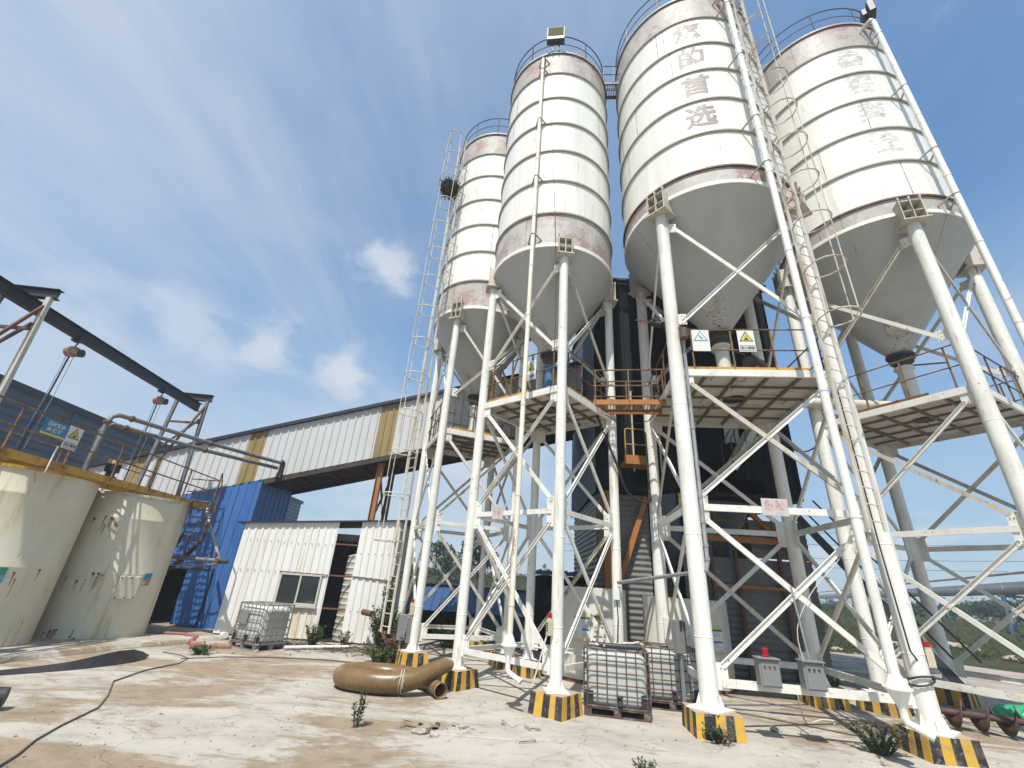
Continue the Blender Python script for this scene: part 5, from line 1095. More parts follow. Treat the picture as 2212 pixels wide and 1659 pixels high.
    for j in range(0, 31, 2):
        a0, z0 = pts[j]; m = MB(); e = Vector((math.cos(a0), math.sin(a0), 0)); g = Vector((-e.y, e.x, 0))
        m.frame(TK2+Vector((0, 0, z0)), e, g, (0, 0, 1), (1.43, 2.01), (-.11, .11), (-.015, .015)); obj('tread', m, 'rail_rust', S)
    m = MB(); m.tube([TK2+Vector((2.02*math.cos(a0), 2.02*math.sin(a0), z0+.95)) for a0, z0 in pts], .02, 8)
    for j in range(0, 31, 5): a0, z0 = pts[j]; p = TK2+Vector((2.02*math.cos(a0), 2.02*math.sin(a0), z0)); m.bar(p, p+Vector((0, 0, .95)), .03, .03, (1, 0, 0))
    obj('handrail', m, 'rail_rust', S)
    # motors on the deck
    for x, y, lab in ((-11.15, 9.0, 'dark agitator motor with a tan cap at the left edge of the tank deck'), (-11.3, 12.9, 'dark agitator motor with a tan cap near the middle of the tank deck')):
        t = thing('agitator_motor', lab, 'motor', (x, y, 4.1), 0, 'agitator motors on the deck')
        m = MB(); m.lathe((0, 0, 0), [(.16, 0), (.16, .06), (.11, .08), (.11, .2)], 24); m.box((0.14, -.05, .25), (.12, .14, .14)); obj('base', m, 'dark_steel', t, local=True)
        m = MB(); m.lathe((0, 0, 0), [(.15, .18), (.15, .42), (.0, .42)], 28)
        for k in range(20): a_ = k*math.pi/10; m.box((.16*math.cos(a_), .16*math.sin(a_), .3), (.03, .01, .22), a_)
        obj('body', m, 'valve_dark', t, local=True)
        m = MB(); m.lathe((0, 0, 0), [(.165, .40), (.17, .48), (.14, .55), (0, .57)], 28); obj('cap', m, 'motor_tan', t, local=True)
    # signs on the rail
    zr = Vector((0, 0, 1)); 
    t, o, r, u, nn = sign_plate('tank_sign', 'blue sign with two rows of white characters on the tank deck rail', 'sign', a+d*3.78+n*.05+Vector((0, 0, .69)), d, zr, .62, .36, None, 'sign_blue')
    m = MB(); m.frame(o, r, u, nn, (-.31, .31), (-.18, -.135), (.001, .003)); obj('yellow_strip', m, 'sign_yellow', t)
    m = MB(); text_mb(m, '回收浆水', .115, o+u*.075+nn*.004, r, u, 0, .02); text_mb(m, '存 储 罐', .115, o-u*.06+nn*.004, r, u, 0, .02); obj('lettering', m, 'sign_white', t, recalc=False)
    warn_sign('white falling objects warning sign on the tank deck rail beside the blue sign', a+d*4.3+n*.06+Vector((0, 0, .62)), d, zr, .38, .55, 'fall')
    m = MB(); p = a+d*4.05+n*.04; m.bar(p+Vector((0, 0, -.3)), p+Vector((0, 0, .35)), .03, .02, d); obj('sign_post', m, 'sign_white', label='short white post below the signs on the tank deck edge', cat='post')
    # grey slurry pipes
    T = thing('slurry_pipe', 'pair of grey slurry pipes bending from the tank deck to the gallery', 'pipe', (-11, 12, 4)); 
    for k, (dx, z0, zz) in enumerate(((0, 4.05, 5.78), (-.28, 4.05, 5.56))):
        e = Vector((-11.2+dx, 11.98+.25*k, 0)); q = [e+Vector((0, 0, z0)), e+Vector((0, 0, zz-.28)), e+Vector((.01, .06, zz-.1)), e+Vector((.06, .22, zz)), e+Vector((.2, .5, zz))]
        f = Vector((-9.05+dx*.3, 17.72, 6.0-.06*k)); q += [e.lerp(f, .5)+Vector((0, 0, (zz+.03) if True else 0))-Vector((0, 0, e.lerp(f, .5).z)), Vector((f.x, f.y, zz+.16))]
        m = MB(); m.tube(q, .066, 14); po = obj('pipe', m, 'old_pipe_grey', T)
        m = MB()
        for c, dd in ((q[4], (q[5]-q[4]).normalized()), (q[5], (q[6]-q[5]).normalized()), (q[1], Vector((0, 0, 1)))): m.tube([c-dd*.03, c+dd*.03], .095, 16)
        obj('flange', m, 'rust', po)
    m = MB(); m.tube([(-9.04, 17.72, 6.0), (-9.0, 17.8, 5.95), (-9.0, 17.82, 5.45)], .09, 12); m.tube([(-9.0, 17.82, 5.55), (-9.0, 17.82, 5.35)], .12, 12); obj('end_valve', m, 'dark_steel', T)
    T = thing('low_pipe', 'grey pipe run between the rusty cream tank and the white shed wall', 'pipe', (-9.5, 15.6, 2.2))
    m = MB(); m.tube([(-10.9, 15.75, 2.2), (-8.72, 15.55, 2.18)], .06, 12); obj('pipe', m, 'old_pipe_grey', T)
    m = MB(); m.tube([(-9.1, 15.56, 2.18), (-8.72, 15.55, 2.18)], .075, 12); obj('coupling', m, 'dark_steel', T)
    m = MB(); m.tube([(-10.6, 16.6, 3.86), (-10.1, 15.75, 3.82), (-9.95, 15.65, 3.6), (-9.12, 15.58, 2.36), (-9.05, 15.56, 2.2)], .05, 12); obj('branch', m, 'galvanised', T)
    m = MB(); m.lathe((-9.05, 15.56, 2.19), [(.11, -.05), (.11, .05), (.05, .07)], 14); m.tube([(-9.05, 15.45, 2.3), (-9.05, 15.35, 2.42)], .025, 8); obj('valve', m, 'rust', T)
    m = MB(); m.tube([(-11, 15.8, 1.95), (-10, 15.9, 1.98), (-9.0, 15.7, 2.1)], .025, 8); obj('hose', m, 'galvanised', T)
left_tanks()
def gantry():
    t = thing('hoist_gantry', 'dark overhead beam on rusty frame legs above the cream tanks', 'gantry', (-12.1, 12, 7.5))
    zt = 7.62; a, b = Vector((-11.9, 7.0, zt)), Vector((-12.22, 16.55, zt))
    def ib(m, p, q, h, w, k=0):
        p, q = Vector(p), Vector(q); m.bar(p, q, .02, h-.04); m.bar(p+Vector((0, 0, h/2)), q+Vector((0, 0, h/2)), w, .022); m.bar(p-Vector((0, 0, h/2)), q-Vector((0, 0, h/2)), w, .022); return m
    obj('main_beam', ib(MB(), a, b, .3, .16), 'dark_steel', t)
    for y, x0 in ((9.3, -12.0), (16.1, -12.2)):
        obj('cross_beam', ib(MB(), (x0-.75, y, zt+.29), (x0+.62, y+.1, zt+.29), .24, .16), 'dark_steel', t)
        for k, (dx, dy, ex) in enumerate(((.5, .05, .62), (-.62, 0, -.8))):
            m = MB(); m.bar((x0+dx, y+dy, zt+.16), (x0+ex*1.08, y+dy+.05, 4.0), .11, .09, (0, 1, 0)); obj('leg', m, 'weathered_white' if k == 0 and y < 10 else 'old_pipe_grey', t)
        m = MB(); m.bar((x0+.52, y, zt-.75), (x0-.66, y, zt-.75), .07, .07); m.bar((x0+.5, y+.02, zt-.1), (x0+.3, y-.9, 5.2), .06, .06, (1, 0, 0)); m.bar((x0+.3, y-.9, 5.2), (x0+.3, y-.9, 4.0), .06, .06, (1, 0, 0)); m.bar((x0+.5, y, zt-.6), (x0-.5, y, zt-1.7), .06, .06, (0, 1, 0)); obj('brace', m, 'rust_steel', t)
    for y, lab, zc in ((10.95, 'pink chain hoist hanging from the left half of the overhead beam', 4.2), (14.5, 'pink chain hoist hanging from the right half of the overhead beam', 4.2)):
        x = -11.9-.0335*(y-7); h = thing('chain_hoist', lab, 'hoist', (x, y, 7.1), 0, 'chain hoists on the beam')
        m = MB(); m.box((0, 0, .34), (.26, .18, .07)); m.box((.1, 0, .42), (.03, .16, .16)); m.box((-.1, 0, .42), (.03, .16, .16)); obj('trolley', m, 'dark_steel', h, local=True)
        m = MB(); m.tube([(0, 0, .31), (0, .03, .25), (.02, -.02, .2), (0, 0, .14)], .018, 8); obj('hook', m, 'dark_steel', h, local=True)
        m = MB(); m.tube([(-.17, -.02, 0), (-.13, -.01, 0), (0, 0, 0), (.1, .0, 0), (.15, .02, 0)], [.09, .145, .15, .14, .09], 18); obj('body', m, 'pink_hoist', h, local=True)
        m = MB(); m.tube([(.05, .06, 0), (.2, .08, 0)], .11, 16); obj('motor', m, 'dark_steel', h, local=True)
        m = MB(); z = -.12; k = 0
        while z > zc-7.1: m.box((-.03+.006*(k % 2), 0, z), (.016 if k % 2 else .04, .04 if k % 2 else .016, .055)); z -= .05; k += 1
        obj('load_chain', m, 'dark_steel', h, local=True)
        for dx in (.07, -.14): m = MB(); m.tube([(dx, .03, -.1), (dx+.02, .03, -1.4), (dx-.01, .02, zc-6.9)], .008, 5); obj('hand_chain', m, 'galvanised', h, local=True)
        m = MB(); m.tube([(-.03, 0, zc-7.05), (-.03, 0, zc-7.25), (.02, 0, zc-7.33), (.05, 0, zc-7.25)], .025, 8); obj('lower_hook', m, 'dark_steel', h, local=True)
gantry()

# ------------------------------------------------------------------ caged liquid containers
def ibc(label, x, y, yaw, lx, ly, h, cage, plastic, litter=False):
    t = thing('caged_container', label, 'container', (x, y, 0), R_(yaw), 'caged liquid containers'); K = dict(local=True); hx, hy = lx/2, ly/2
    m = MB(); z0, z1 = .17, h-.05; bx, by = lx-.09, ly-.09; n = 10; pr = []
    def ringp(z, ins, bulge):
        pts = []; rr = .11; cx, cy = bx/2-ins-rr, by/2-ins-rr
        for q, (sx, sy) in enumerate(((1, 1), (-1, 1), (-1, -1), (1, -1))):
            for k in range(5):
                a = R_(90*q+k*22.5); pts.append(Vector((sx*cx+(rr+bulge)*math.cos(a), sy*cy+(rr+bulge)*math.sin(a), z)))
        return pts
    zs = [(z0, .05), (z0+.06, 0)]+[(z0+.06+(z1-z0-.16)*k/24, 0) for k in range(1, 25)]+[(z1-.04, .03), (z1, .12)]
    rings = [ringp(z, i, .004*abs(math.sin(k*.785)) if i == 0 else 0) for k, (z, i) in enumerate(zs)]
    vs = [v for r in rings for v in r]; k = len(rings[0])
    m.add(vs, [(i*k+j, i*k+(j+1) % k, (i+1)*k+(j+1) % k, (i+1)*k+j) for i in range(len(rings)-1) for j in range(k)], 0, True); m.add(rings[-1], [tuple(range(k))]); m.add(rings[0], [tuple(range(k))])
    b = obj('bottle', m, plastic, t, **K)
    m = MB(); m.lathe((0, 0, 0), [(.11, z1), (.11, z1+.05), (0, z1+.055)], 20); obj('lid', m, 'rubber_black', b, **K)
    c = MB(); zb, zt = .14, h; r = .0115
    zl = [zb+.02, zb+.02+(zt-zb)*.2, zb+(zt-zb)*.4, zb+(zt-zb)*.6, zb+(zt-zb)*.8, zt]
    cn = lambda o: [(-hx+.05, -hy-o), (hx-.05, -hy-o), (hx+o, -hy+.05), (hx+o, hy-.05), (hx-.05, hy+o), (-hx+.05, hy+o), (-hx-o, hy-.05), (-hx-o, -hy+.05)]
    for i, z in enumerate(zl): c.tube([(*p, z) for p in cn(0)], r*(1.5 if i in (0, 5) else 1.0), 7, closed=True)
    nx, ny = 7, 6
    for i in range(nx):
        xx = -hx+.06+(lx-.12)*i/(nx-1)
        for s in (-1, 1): c.tube([(xx, s*(hy+.006), zb), (xx, s*(hy+.006), zt)], r, 6)
    for i in range(ny):
        yy = -hy+.06+(ly-.12)*i/(ny-1)
        for s in (-1, 1): c.tube([(s*(hx+.006), yy, zb), (s*(hx+.006), yy, zt)], r, 6)
    for yy in (-.2, .2): c.tube([(-hx, yy, zt+.012), (hx, yy, zt+.012)], .014, 7)
    obj('cage', c, cage, t, **K)
    p = MB()
    for s in (-1, 0, 1):
        for q in (-1, 0, 1): p.box((s*(hx-.07), q*(hy-.06), .06), (.13, .12, .12))
    for q in (-1, 0, 1): p.box((0, q*(hy-.05), .013), (lx, .08, .022))
    p.box((0, 0, .132), (lx+.01, ly+.01, .02)); obj('pallet', p, cage, t, **K)
    for s in (-1, 1): p = MB(); p.box((s*(hx-.09), -hy+.035, .27), (.15, .05, .24)); obj('corner_guard', p, 'rubber_black', t, **K)
    p = MB(); p.tube([(.05, -hy+.12, .26), (.05, -hy-.02, .25), (.05, -hy-.03, .2)], .045, 12); p.lathe((.05, -hy+.0, .3), [(.02, 0), (.06, .02), (.06, .04), (0, .05)], 12); obj('tap', p, 'rubber_black', t, **K)
    if cage == 'cage_grey':
        p = MB(); p.box((-.27, -hy-.012, .76), (.42, .008, .34)); obj('label_plate', p, 'box_grey', t, **K)
    if litter:
        p = MB(); p.tube([(-.45, -.3, zt+.06), (-.2, -.36, zt+.05), (.2, -.33, zt+.05), (.5, -.3, zt+.06)], .05, 10); obj('pipe_on_top', p, 'dark_steel', t, **K)
        p = MB(); rnd = random.Random(4)
        for _ in range(5):
            q = Vector((rnd.uniform(-.5, .1), rnd.uniform(-.45, -.1), zt+.05)); pts = [q]
            for _ in range(9): q = q+Vector((rnd.gauss(.03, .07), rnd.gauss(0, .07), rnd.gauss(0, .03))); q.z = max(zt+.02, min(zt+.14, q.z)); pts.append(q.copy())
            p.tube(pts, .018, 6)
        obj('rope_tangle', p, 'rope', t, **K)
ibc('caged white liquid container with rope and a dark pipe on its top', 2.44, 10.25, -10.3, 1.2, 1.02, 1.08, 'cage_rust', 'ibc_plastic', True)
ibc('caged white liquid container with maroon cage partly behind its neighbour', 3.75, 11.12, -8, 1.2, 1.02, 1.08, 'cage_rust', 'ibc_plastic')
ibc('dirty grey caged liquid container beside the white shed window', -6.72, 14.75, -31, 1.24, .95, 1.12, 'cage_grey', 'ibc_clear')

# ------------------------------------------------------------------ loose things on the yard
def yard_things():
    # coiled corrugated hose: one big flattened loop, its two ends crossing at the right
    t = thing('coiled_hose', 'coil of thick brown ribbed hose tied with string on the ground', 'hose', (-2.2, 10.75, 0))
    key = [(-.97, 10.30, .135, .13), (-1.1, 10.52, .14, .135), (-1.3, 10.88, .16, .15), (-1.72, 11.2, .18, .17), (-2.3, 11.33, .19, .18), (-2.82, 11.15, .195, .185), (-3.03, 10.80, .20, .19), (-2.84, 10.46, .205, .195), (-2.4, 10.29, .21, .20), (-1.95, 10.27, .215, .20), (-1.55, 10.36, .27, .185), (-1.28, 10.5, .37, .165), (-1.08, 10.66, .45, .15), (-.96, 10.86, .47, .135), (-.93, 11.0, .45, .12)]
    P = []; n = 1000
    for i in range(n+1):
        f = i/n*(len(key)-1); k = min(int(f), len(key)-2); f -= k; q = [Vector((*key[max(0, min(len(key)-1, k+o))], )) for o in (-1, 0, 1, 2)]
        P.append(0.5*((2*q[1])+(q[2]-q[0])*f+(2*q[0]-5*q[1]+4*q[2]-q[3])*f*f+(3*q[1]-q[0]-3*q[2]+q[3])*f**3))
    pts = [Vector(p[:3]) for p in P]; m = MB(); m.tube(pts, [p[3]*(1.0 if i % 6 < 3 else .945) for i, p in enumerate(P)], 22, cap=False)
    ho = obj('hose', m, 'hose_brown', t, recalc=False); so = ho.modifiers.new('wall', 'SOLIDIFY'); so.thickness = .012
    m = MB(); c = pts[int(n*.68)]
    for dx in (-.02, .03): m.tube([c+Vector((dx+.01*math.sin(3*a), .205*math.cos(a), .205*math.sin(a))) for a in [2*math.pi*k/20 for k in range(20)]], .008, 5, closed=True)
    m.tube([c+Vector((0, -.17, .13)), c+Vector((.06, -.22, .06)), c+Vector((.05, -.21, -.08))], .007, 5); m.tube([c+Vector((0, -.17, .13)), c+Vector((-.1, -.21, .08)), c+Vector((-.14, -.2, .0))], .007, 5)
    obj('string', m, 'rope', t)
    m = MB(); c = pts[0]; d = (pts[0]-pts[1]).normalized(); m.tube([c-d*.04, c+d*.04], .138, 22, 0, False); er = obj('end_ring', m, 'hose_brown', t, recalc=False); so = er.modifiers.new('wall', 'SOLIDIFY'); so.thickness = .012
    # black rubber strip, one end lifting in a twist
    m = MB(); L = [(-9.7, 8.9, .0, .09, .1), (-9.0, 9.7, .0, .085, .25), (-8.66, 10.1, .0, .08, .5), (-8.36, 10.52, .0, .09, .8), (-8.16, 10.95, .01, .12, 1.0), (-8.03, 11.35, .02, .145, 1.05), (-7.97, 11.72, .02, .135, 1.0), (-7.98, 12.02, .02, .08, .95), (-8.03, 12.25, .02, .01, .9)]
    sm = []
    for i in range(len(L)-1):
        for k in range(6): f = k/6; sm.append([L[i][j]*(1-f)+L[i+1][j]*f for j in range(5)])
    sm.append(list(L[-1])); vs = []
    for i, (x, y, z, w, tw) in enumerate(sm):
        q = sm[min(i+1, len(sm)-1)]; p = sm[max(i-1, 0)]; d = Vector((q[0]-p[0], q[1]-p[1], 0)).normalized(); nn = Vector((-d.y, d.x, 0))*math.cos(tw)+Vector((0, 0, 1))*math.sin(tw); c = Vector((x, y, z+.02+w*math.sin(tw)*.6))
        th = Vector((0, 0, 1))*math.cos(tw)-Vector((-d.y, d.x, 0))*math.sin(tw)
        vs += [c-nn*w+th*.008, c+nn*w+th*.008, c+nn*w-th*.008, c-nn*w-th*.008]
    fs = [(0, 1, 2, 3), tuple(range(len(vs)-4, len(vs)))]
    for i in range(len(sm)-1):
        for j in range(4): fs.append((i*4+j, i*4+(j+1) % 4, (i+1)*4+(j+1) % 4, (i+1)*4+j))
    m.add(vs, fs, 0, True); obj('rubber_strip', m, 'rubber_black', label='black rubber belt strip curling up at its pointed end on the ground', cat='rubber strip')
    t = MB(); t.tube([(-7.9, 7.3, .16), (-7.2, 7.7, .16), (-6.95, 7.85, .16)], [.13, .15, .12], 14); obj('hose_stub', t, 'rubber_black', label='black rubber hose end poking in at the left picture edge', cat='hose')
    c = [(-8.2, 13.0), (-7.6, 12.75), (-7.19, 12.42), (-7.0, 11.78), (-7.11, 10.89), (-6.92, 9.84), (-6.3, 8.96), (-5.88, 8.25), (-5.65, 7.36), (-5.46, 6.81), (-5.23, 6.37), (-5.05, 5.9), (-4.9, 5.2)]
    m = MB(); m.tube([(x, y, .012) for x, y in c], .0125, 7); obj('cable', m, 'cable_grey', label='thin grey cable snaking across the dirt to the lower left corner', cat='cable')
    m = MB(); m.tube([(-7.3, 12.3, .015), (-6.6, 12.9, .015), (-5.6, 13.3, .015), (-4.2, 13.5, .015), (-3.3, 13.3, .015)], .014, 6); obj('cable', m, 'cable_grey', label='thin dark cable lying past the grey caged container', cat='cable')
    m = MB(); m.tube([(-10.3, 15.3, .12), (-9.3, 15.4, .12), (-8.75, 15.2, .1), (-8.55, 14.6, .05), (-8.2, 14.2, .04), (-7.6, 14.1, .03), (-7.2, 14.25, .03)], [.03, .04, .05, .07, .08, .09, .06], 8); obj('flat_hose', m, 'red_hose', label='faded red flat hose lying between the cream tank and the container', cat='hose')
    m = MB(); m.tube([(-5.9, 14.6, .06), (-5.0, 15.2, .06), (-4.4, 15.6, .05)], .05, 10); obj('white_pipe', m, 'sign_white', label='white plastic pipe on the ground below the shed window', cat='pipe')
    m = MB(); m.tube([(-8.4, 15.9, .1), (-8.2, 15.7, .12)], .09, 14); obj('pipe_stub', m, 'sign_white', label='short white pipe stub at the left foot of the shed', cat='pipe')
    # leaning rods and rusty pipes at the shed corner
    m = MB(); m.tube([(-3.9, 15.9, .9), (-3.3, 15.3, .45), (-2.9, 14.6, .1)], .05, 10); m.tube([(-3.95, 16.0, .95), (-4.3, 16.2, .98)], .09, 12); obj('old_pipe', m, 'rust_steel', label='rusty pipe leaning down beside the right shed corner', cat='pipe')
    m = MB(); m.bar((-3.55, 15.9, .02), (-3.45, 16.3, 1.9), .05, .03, (1, 0, 0)); obj('leaning_batten', m, 'weathered_white', label='thin pale batten leaning at the right corner of the white shed', cat='batten')
    m = MB(); m.bar((0.78, 9.95, .36), (1.04, 9.72, 1.35), .05, .02, (1, 0, 0)); obj('leaning_batten', m, 'brace_white', label='thin white strip leaning on the front leg of the second silo', cat='batten')
    # auger flights lying on the ground
    a, b = Vector((9.2, 10.9, .3)), Vector((11.6, 9.5, .3)); d = (b-a).normalized(); x = d.cross(Vector((0, 0, 1))); m = MB(); vs = []; N = 150
    for i in range(N+1):
        f = i/N; an = f*2*math.pi*7; e = x*math.cos(an)+Vector((0, 0, 1))*math.sin(an); p = a.lerp(b, f); vs += [p+e*.06, p+e*.27]
    m.add(vs, [(2*i, 2*i+1, 2*i+3, 2*i+2) for i in range(N)], 0, True); t = thing('screw_auger', 'dark rusty screw auger lying on the ground at lower right', 'auger', a)
    fl = obj('flight', m, 'auger_rust', t, recalc=False); sm_ = fl.modifiers.new('thick', 'SOLIDIFY'); sm_.thickness = .02
    m = MB(); m.tube([a-d*.2, b+d*.2], .06, 12); obj('shaft', m, 'auger_rust', t)
    rnd = random.Random(9); bm = bmesh.new(); bmesh.ops.create_icosphere(bm, subdivisions=4, radius=1)
    m = MB(); m.add([(12.15+v.co.x*.75, 11.75+v.co.y*.4, .16+v.co.z*.15*(1+.5*mnoise.noise(v.co*2.3))+.16*mnoise.noise(v.co*4.5)*(v.co.z > -.5)) for v in bm.verts], [tuple(v.index for v in f.verts) for f in bm.faces], 0, True); bm.free()
    obj('green_bag', m, 'green_bag', label='crumpled bright green plastic sheet at the right picture edge', cat='plastic sheet')
    # broken concrete pieces
    rnd = random.Random(21); spots = []
    for _ in range(20):
        f = rnd.random(); spots.append((-1.4+2.6*f+rnd.gauss(0, .12), 8.35-.05*f+rnd.gauss(0, .16), rnd.uniform(.03, .15)))
    for _ in range(16): spots.append((rnd.uniform(-7.4, -3.4), rnd.uniform(13.3, 15.6), rnd.uniform(.04, .13)))
    spots += [(6.0, 8.2, .06), (4.6, 7.0, .05), (-4.9, 8.2, .04), (.35, 8.9, .1), (5.2, 9.7, .09), (8.2, 10.2, .07), (7.4, 7.8, .09), (-.4, 6.7, .05), (-2.6, 6.2, .06)]
    protos = []
    for k in range(4):
        bm = bmesh.new(); bmesh.ops.create_cube(bm, size=2); bmesh.ops.subdivide_edges(bm, edges=bm.edges[:], cuts=2, use_grid_fill=True)
        for v in bm.verts: v.co += Vector(mnoise.noise_vector(v.co*1.1+Vector((k*5, 0, 0))))*.26
        me = bpy.data.meshes.new('concrete_chunk'); bm.to_mesh(me); bm.free(); me.materials.append(MATS['yard_concrete']); protos.append(me)
    for i, (x, y, s) in enumerate(spots):
        o = bpy.data.objects.new('concrete_chunk', protos[i % 4]); COL.objects.link(o); o.location = (x, y, s*.14); o.scale = (s*rnd.uniform(.6, 1.2), s*rnd.uniform(.4, .8), s*rnd.uniform(.16, .34)); o.rotation_euler = (rnd.gauss(0, .2), rnd.gauss(0, .2), rnd.uniform(0, 6.28))
        setp(o, 'small broken piece of pale concrete lying on the yard', 'rubble', 'broken concrete pieces on the yard')
    m = MB(); m.add([(-.8, 8.32, .0), (.0, 8.55, .0), (.9, 8.5, .0), (1.0, 8.2, .0), (.3, 8.1, .0), (-.7, 8.15, 0)]+[(-.78, 8.32, .015), (.0, 8.52, .03), (.86, 8.47, .045), (.95, 8.22, .03), (.3, 8.13, .02), (-.65, 8.17, .012)], [(6, 7, 8, 9, 10, 11)]+[(i, (i+1) % 6, 6+(i+1) % 6, 6+i) for i in range(6)]); obj('broken_slab', m, 'yard_concrete', label='lifted broken edge of the concrete slab in the foreground', cat='slab', bevel=.015)
    rnd = random.Random(31); m = MB()
    for _ in range(2600):
        x, y = rnd.uniform(-9, 12), 4.5+rnd.random()**1.4*12
        if mnoise.noise((x*.5, y*.5, 3)) < -.05: continue
        q = rnd.uniform(.006, .022); c = Vector((x, y, q*.3)); a = rnd.uniform(0, 6.28); e, f = Vector((math.cos(a), math.sin(a), 0))*q, Vector((-math.sin(a), math.cos(a), 0))*q*rnd.uniform(.5, 1); h = Vector((rnd.uniform(-.3, .3)*q, 0, q*rnd.uniform(.5, 1)))
        m.add([c-e-f, c+e-f*.7, c+e*.8+f, c-e*.7+f*.8, c+h], [(0, 1, 4), (1, 2, 4), (2, 3, 4), (3, 0, 4)])
    obj('grit', m, 'gravel_road', kind='stuff', label='loose grit and small stones strewn over the yard', cat='grit')
    m = MB()
    for _ in range(420):
        x = rnd.uniform(-7.4, -2.6); y = 15.55+rnd.gauss(0, .55)-(x+5)*.12; a = rnd.uniform(0, 6.28); l = rnd.uniform(.05, .32); d = Vector((math.cos(a), math.sin(a), rnd.uniform(-.05, .18))); z = rnd.uniform(.01, .07)
        m.bar(Vector((x, y, z))-d*l, Vector((x, y, z))+d*l, rnd.uniform(.006, .03), .006)
    obj('litter', m, 'twig', kind='stuff', label='dark dead stalks and scraps lying along the foot of the white shed', cat='litter')
yard_things()
def weed(label, x, y, h, spread, stems, seed, mat_='leaf_weed', leaf=.05, group=None, z=0.0):
    rnd = random.Random(seed); t = thing('weed', label, 'weed', (x, y, z), 0, group); st = MB(); lf = MB()
    for _ in range(stems):
        a = rnd.uniform(0, 6.28); rr = spread*rnd.random()**.6; hh = h*rnd.uniform(.55, 1.0); b = Vector((math.cos(a)*rr*.25, math.sin(a)*rr*.25, 0)); tip = Vector((math.cos(a)*rr, math.sin(a)*rr, hh)); mid = b.lerp(tip, .5)+Vector((0, 0, hh*.12))
        st.tube([b, mid, tip], [.007, .005, .002], 5, cap=False)
        for _ in range(int(12+hh*22)):
            f = rnd.uniform(.12, 1); p = (b.lerp(mid, f*2) if f < .5 else mid.lerp(tip, f*2-1)); d = Vector((rnd.gauss(0, 1), rnd.gauss(0, 1), rnd.gauss(.2, .5))).normalized(); l = leaf*rnd.uniform(.6, 1.5); w = d.cross(Vector((0, 0, 1)))
            if w.length < .1: w = d.orthogonal()
            w = w.normalized()*l*.32; lf.quad([p, p+d*l*.5+w, p+d*l, p+d*l*.5-w])
    obj('stem', st, 'dry_plant' if mat_ == 'dry_plant' else mat_, t, local=True); obj('foliage', lf, mat_, t, local=True, recalc=False)
def weeds():
    weed('spindly dusty weed alone on the foreground concrete', -1.98, 8.2, .52, .14, 9, 1, 'leaf_dusty', .05)
    weed('small leafy bush under the shed window', -5.4, 15.3, .66, .34, 34, 2, leaf=.07)
    weed('tall green weeds at the right corner of the white shed', -3.45, 15.75, 1.25, .6, 75, 3, leaf=.08)
    weed('climbing leafy weed on the leaning batten at the shed corner', -3.5, 16.1, 2.2, .3, 26, 4, leaf=.09)
    weed('brown dried brush around the leftmost silo front plinth', -2.55, 14.1, .75, .7, 60, 5, 'dry_plant', .07)
    weed('green ground weed in front of the leftmost silo plinth', -2.95, 13.6, .42, .55, 46, 6, leaf=.07)
    weed('low weed by the lower right foreground plinth', 6.35, 8.75, .42, .5, 60, 7, 'leaf_dusty', .05)
    weed('small weed at the foot of the third silo front left plinth', 3.75, 8.72, .26, .3, 22, 8, 'leaf_dusty', .05)
    weed('thin upright weeds between the grey container and the shed', -7.55, 15.6, .85, .3, 16, 9, leaf=.06)
    weed('flat green weed in front of the grey caged container', -7.3, 13.1, .22, .42, 34, 10, leaf=.06)
    weed('short weed at the shed gap threshold', -4.75, 16.3, .4, .25, 18, 11, leaf=.06)
    weed('dusty shrub beside the rear plinths of the third silo', 8.3, 12.9, .62, .55, 60, 12, 'leaf_dusty', .06)
    weed('tiny weed at the bottom edge right of centre', 2.05, 7.1, .16, .2, 16, 13, 'leaf_dusty', .04)
    weed('weeds under the low blue roofed shed', -1.6, 17.6, .7, .9, 40, 14, leaf=.08)
    weed('grassy weeds between the rear legs of the leftmost silo', .1, 16.6, .55, .8, 46, 15, leaf=.08)
weeds()
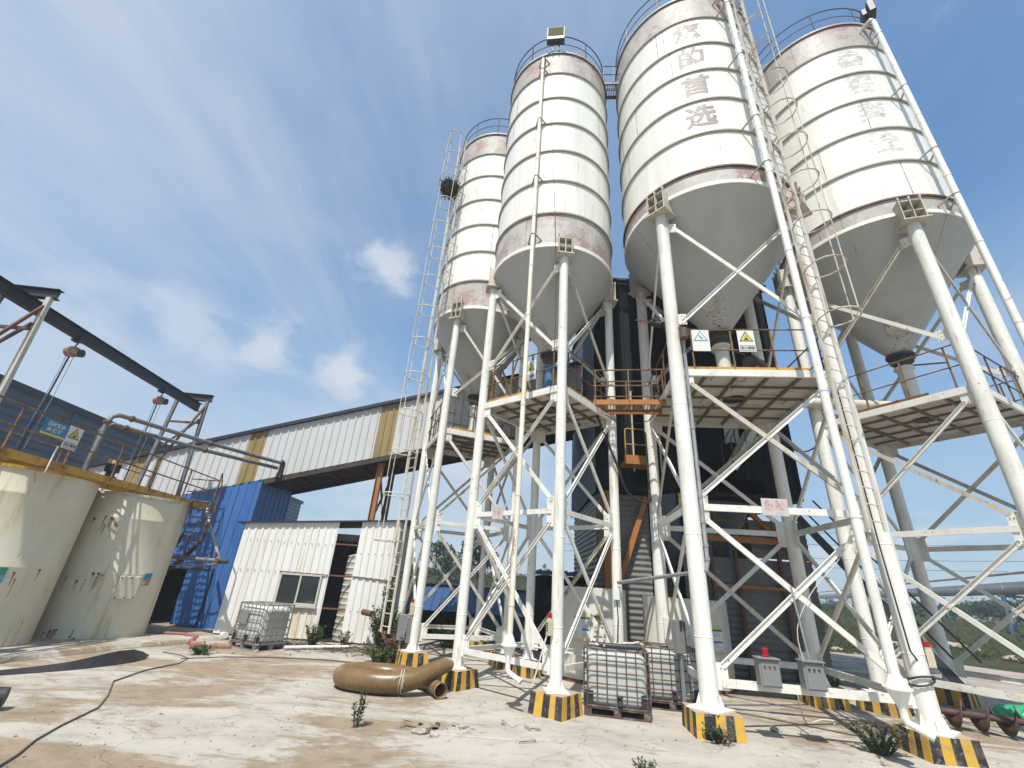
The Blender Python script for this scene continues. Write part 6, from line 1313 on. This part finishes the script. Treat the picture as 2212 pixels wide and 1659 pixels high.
def far_right():
    t = thing('pipeline', 'large grey pipeline on blue steel supports crossing far right', 'pipeline', (44, 40, 0))
    a, b = Vector((30.5, 12.0, 4.6)), Vector((139.0, 231, 4.6)); d = (b-a).normalized()
    m = MB(); m.tube([a, b], .52, 20)
    for k in range(20): p = a+d*(6+k*9); m.tube([p-d*.06, p+d*.06], .56, 20)
    obj('pipe', m, 'pipeline_grey', t)
    m = MB(); o = Vector((-.3, 0, 1.15)); m.tube([a+o, b+o], .14, 10); m.tube([a+o+Vector((.5, 0, .1)), b+o+Vector((.5, 0, .1))], .09, 8); obj('upper_pipe', m, 'pipeline_grey', t)
    n = Vector((d.y, -d.x, 0))
    for k in range(7):
        p = a+d*(14+k*19); m = MB()
        for s in (-.7, .7): m.bar((p.x+n.x*s*1.5, p.y+n.y*s*1.5, -.5), (p.x+n.x*s, p.y+n.y*s, 3.95), .22, .22, d)
        m.bar(Vector((p.x, p.y, 3.95))-n*1.0, Vector((p.x, p.y, 3.95))+n*1.0, .25, .2); m.bar((p.x-n.x, p.y-n.y, .8), (p.x+n.x*.7, p.y+n.y*.7, 3.9), .12, .12, d); m.bar((p.x+n.x, p.y+n.y, .8), (p.x-n.x*.7, p.y-n.y*.7, 3.9), .12, .12, d)
        obj('support', m, 'steel_blue', t)
    for k, z in enumerate((7.6, 8.6, 10.2, 11.6)):
        m = MB(); p, q = Vector((70, 38, z)), Vector((10, 75, z)); m.tube([p.lerp(q, f/12)-Vector((0, 0, 1.2*(1-(f/6-1)**2))) for f in range(13)], .022, 5); obj('power_line', m, 'dark_steel', label='thin power line crossing the sky low behind the right silos', cat='power line', group='power lines low in the sky')
    rnd = random.Random(77)
    for k in range(14):
        x, y = rnd.uniform(15, 30), rnd.uniform(25.5, 33); bm = bmesh.new(); bmesh.ops.create_icosphere(bm, subdivisions=2, radius=1); s = rnd.uniform(.2, .55)
        m = MB(); m.add([(x+v.co.x*s*1.3, y+v.co.y*s, HZ(x, y)+.15+v.co.z*s*.45*(1+.5*mnoise.noise(v.co*1.7+Vector((k, 0, 0))))) for v in bm.verts], [tuple(v.index for v in f.verts) for f in bm.faces]); bm.free()
        obj('boulder', m, 'gravel_road', label='pale boulder at the far edge of the gravel road', cat='boulder', group='pale boulders beyond the road')
far_right()

# ------------------------------------------------------------------ haze
def haze():
    m = bpy.data.materials.new('haze'); m.use_nodes = True; MATS['haze'] = m; nt = m.node_tree; nt.nodes.clear()
    o = nt.nodes.new('ShaderNodeOutputMaterial'); v = nt.nodes.new('ShaderNodeVolumePrincipled')
    v.inputs['Density'].default_value = 0.0015; v.inputs['Color'].default_value = (0.86, 0.91, 1.0, 1)
    nt.links.new(v.outputs[0], o.inputs['Volume'])
    b = MB(); b.frame((0, 0, 0), (1, 0, 0), (0, 1, 0), (0, 0, 1), (-335, 335), (-75, 345), (-1.2, 23.6))
    obj('haze', b, 'haze', kind='stuff', label='thin pale haze filling the air over the yard and hills', cat='haze')
haze()
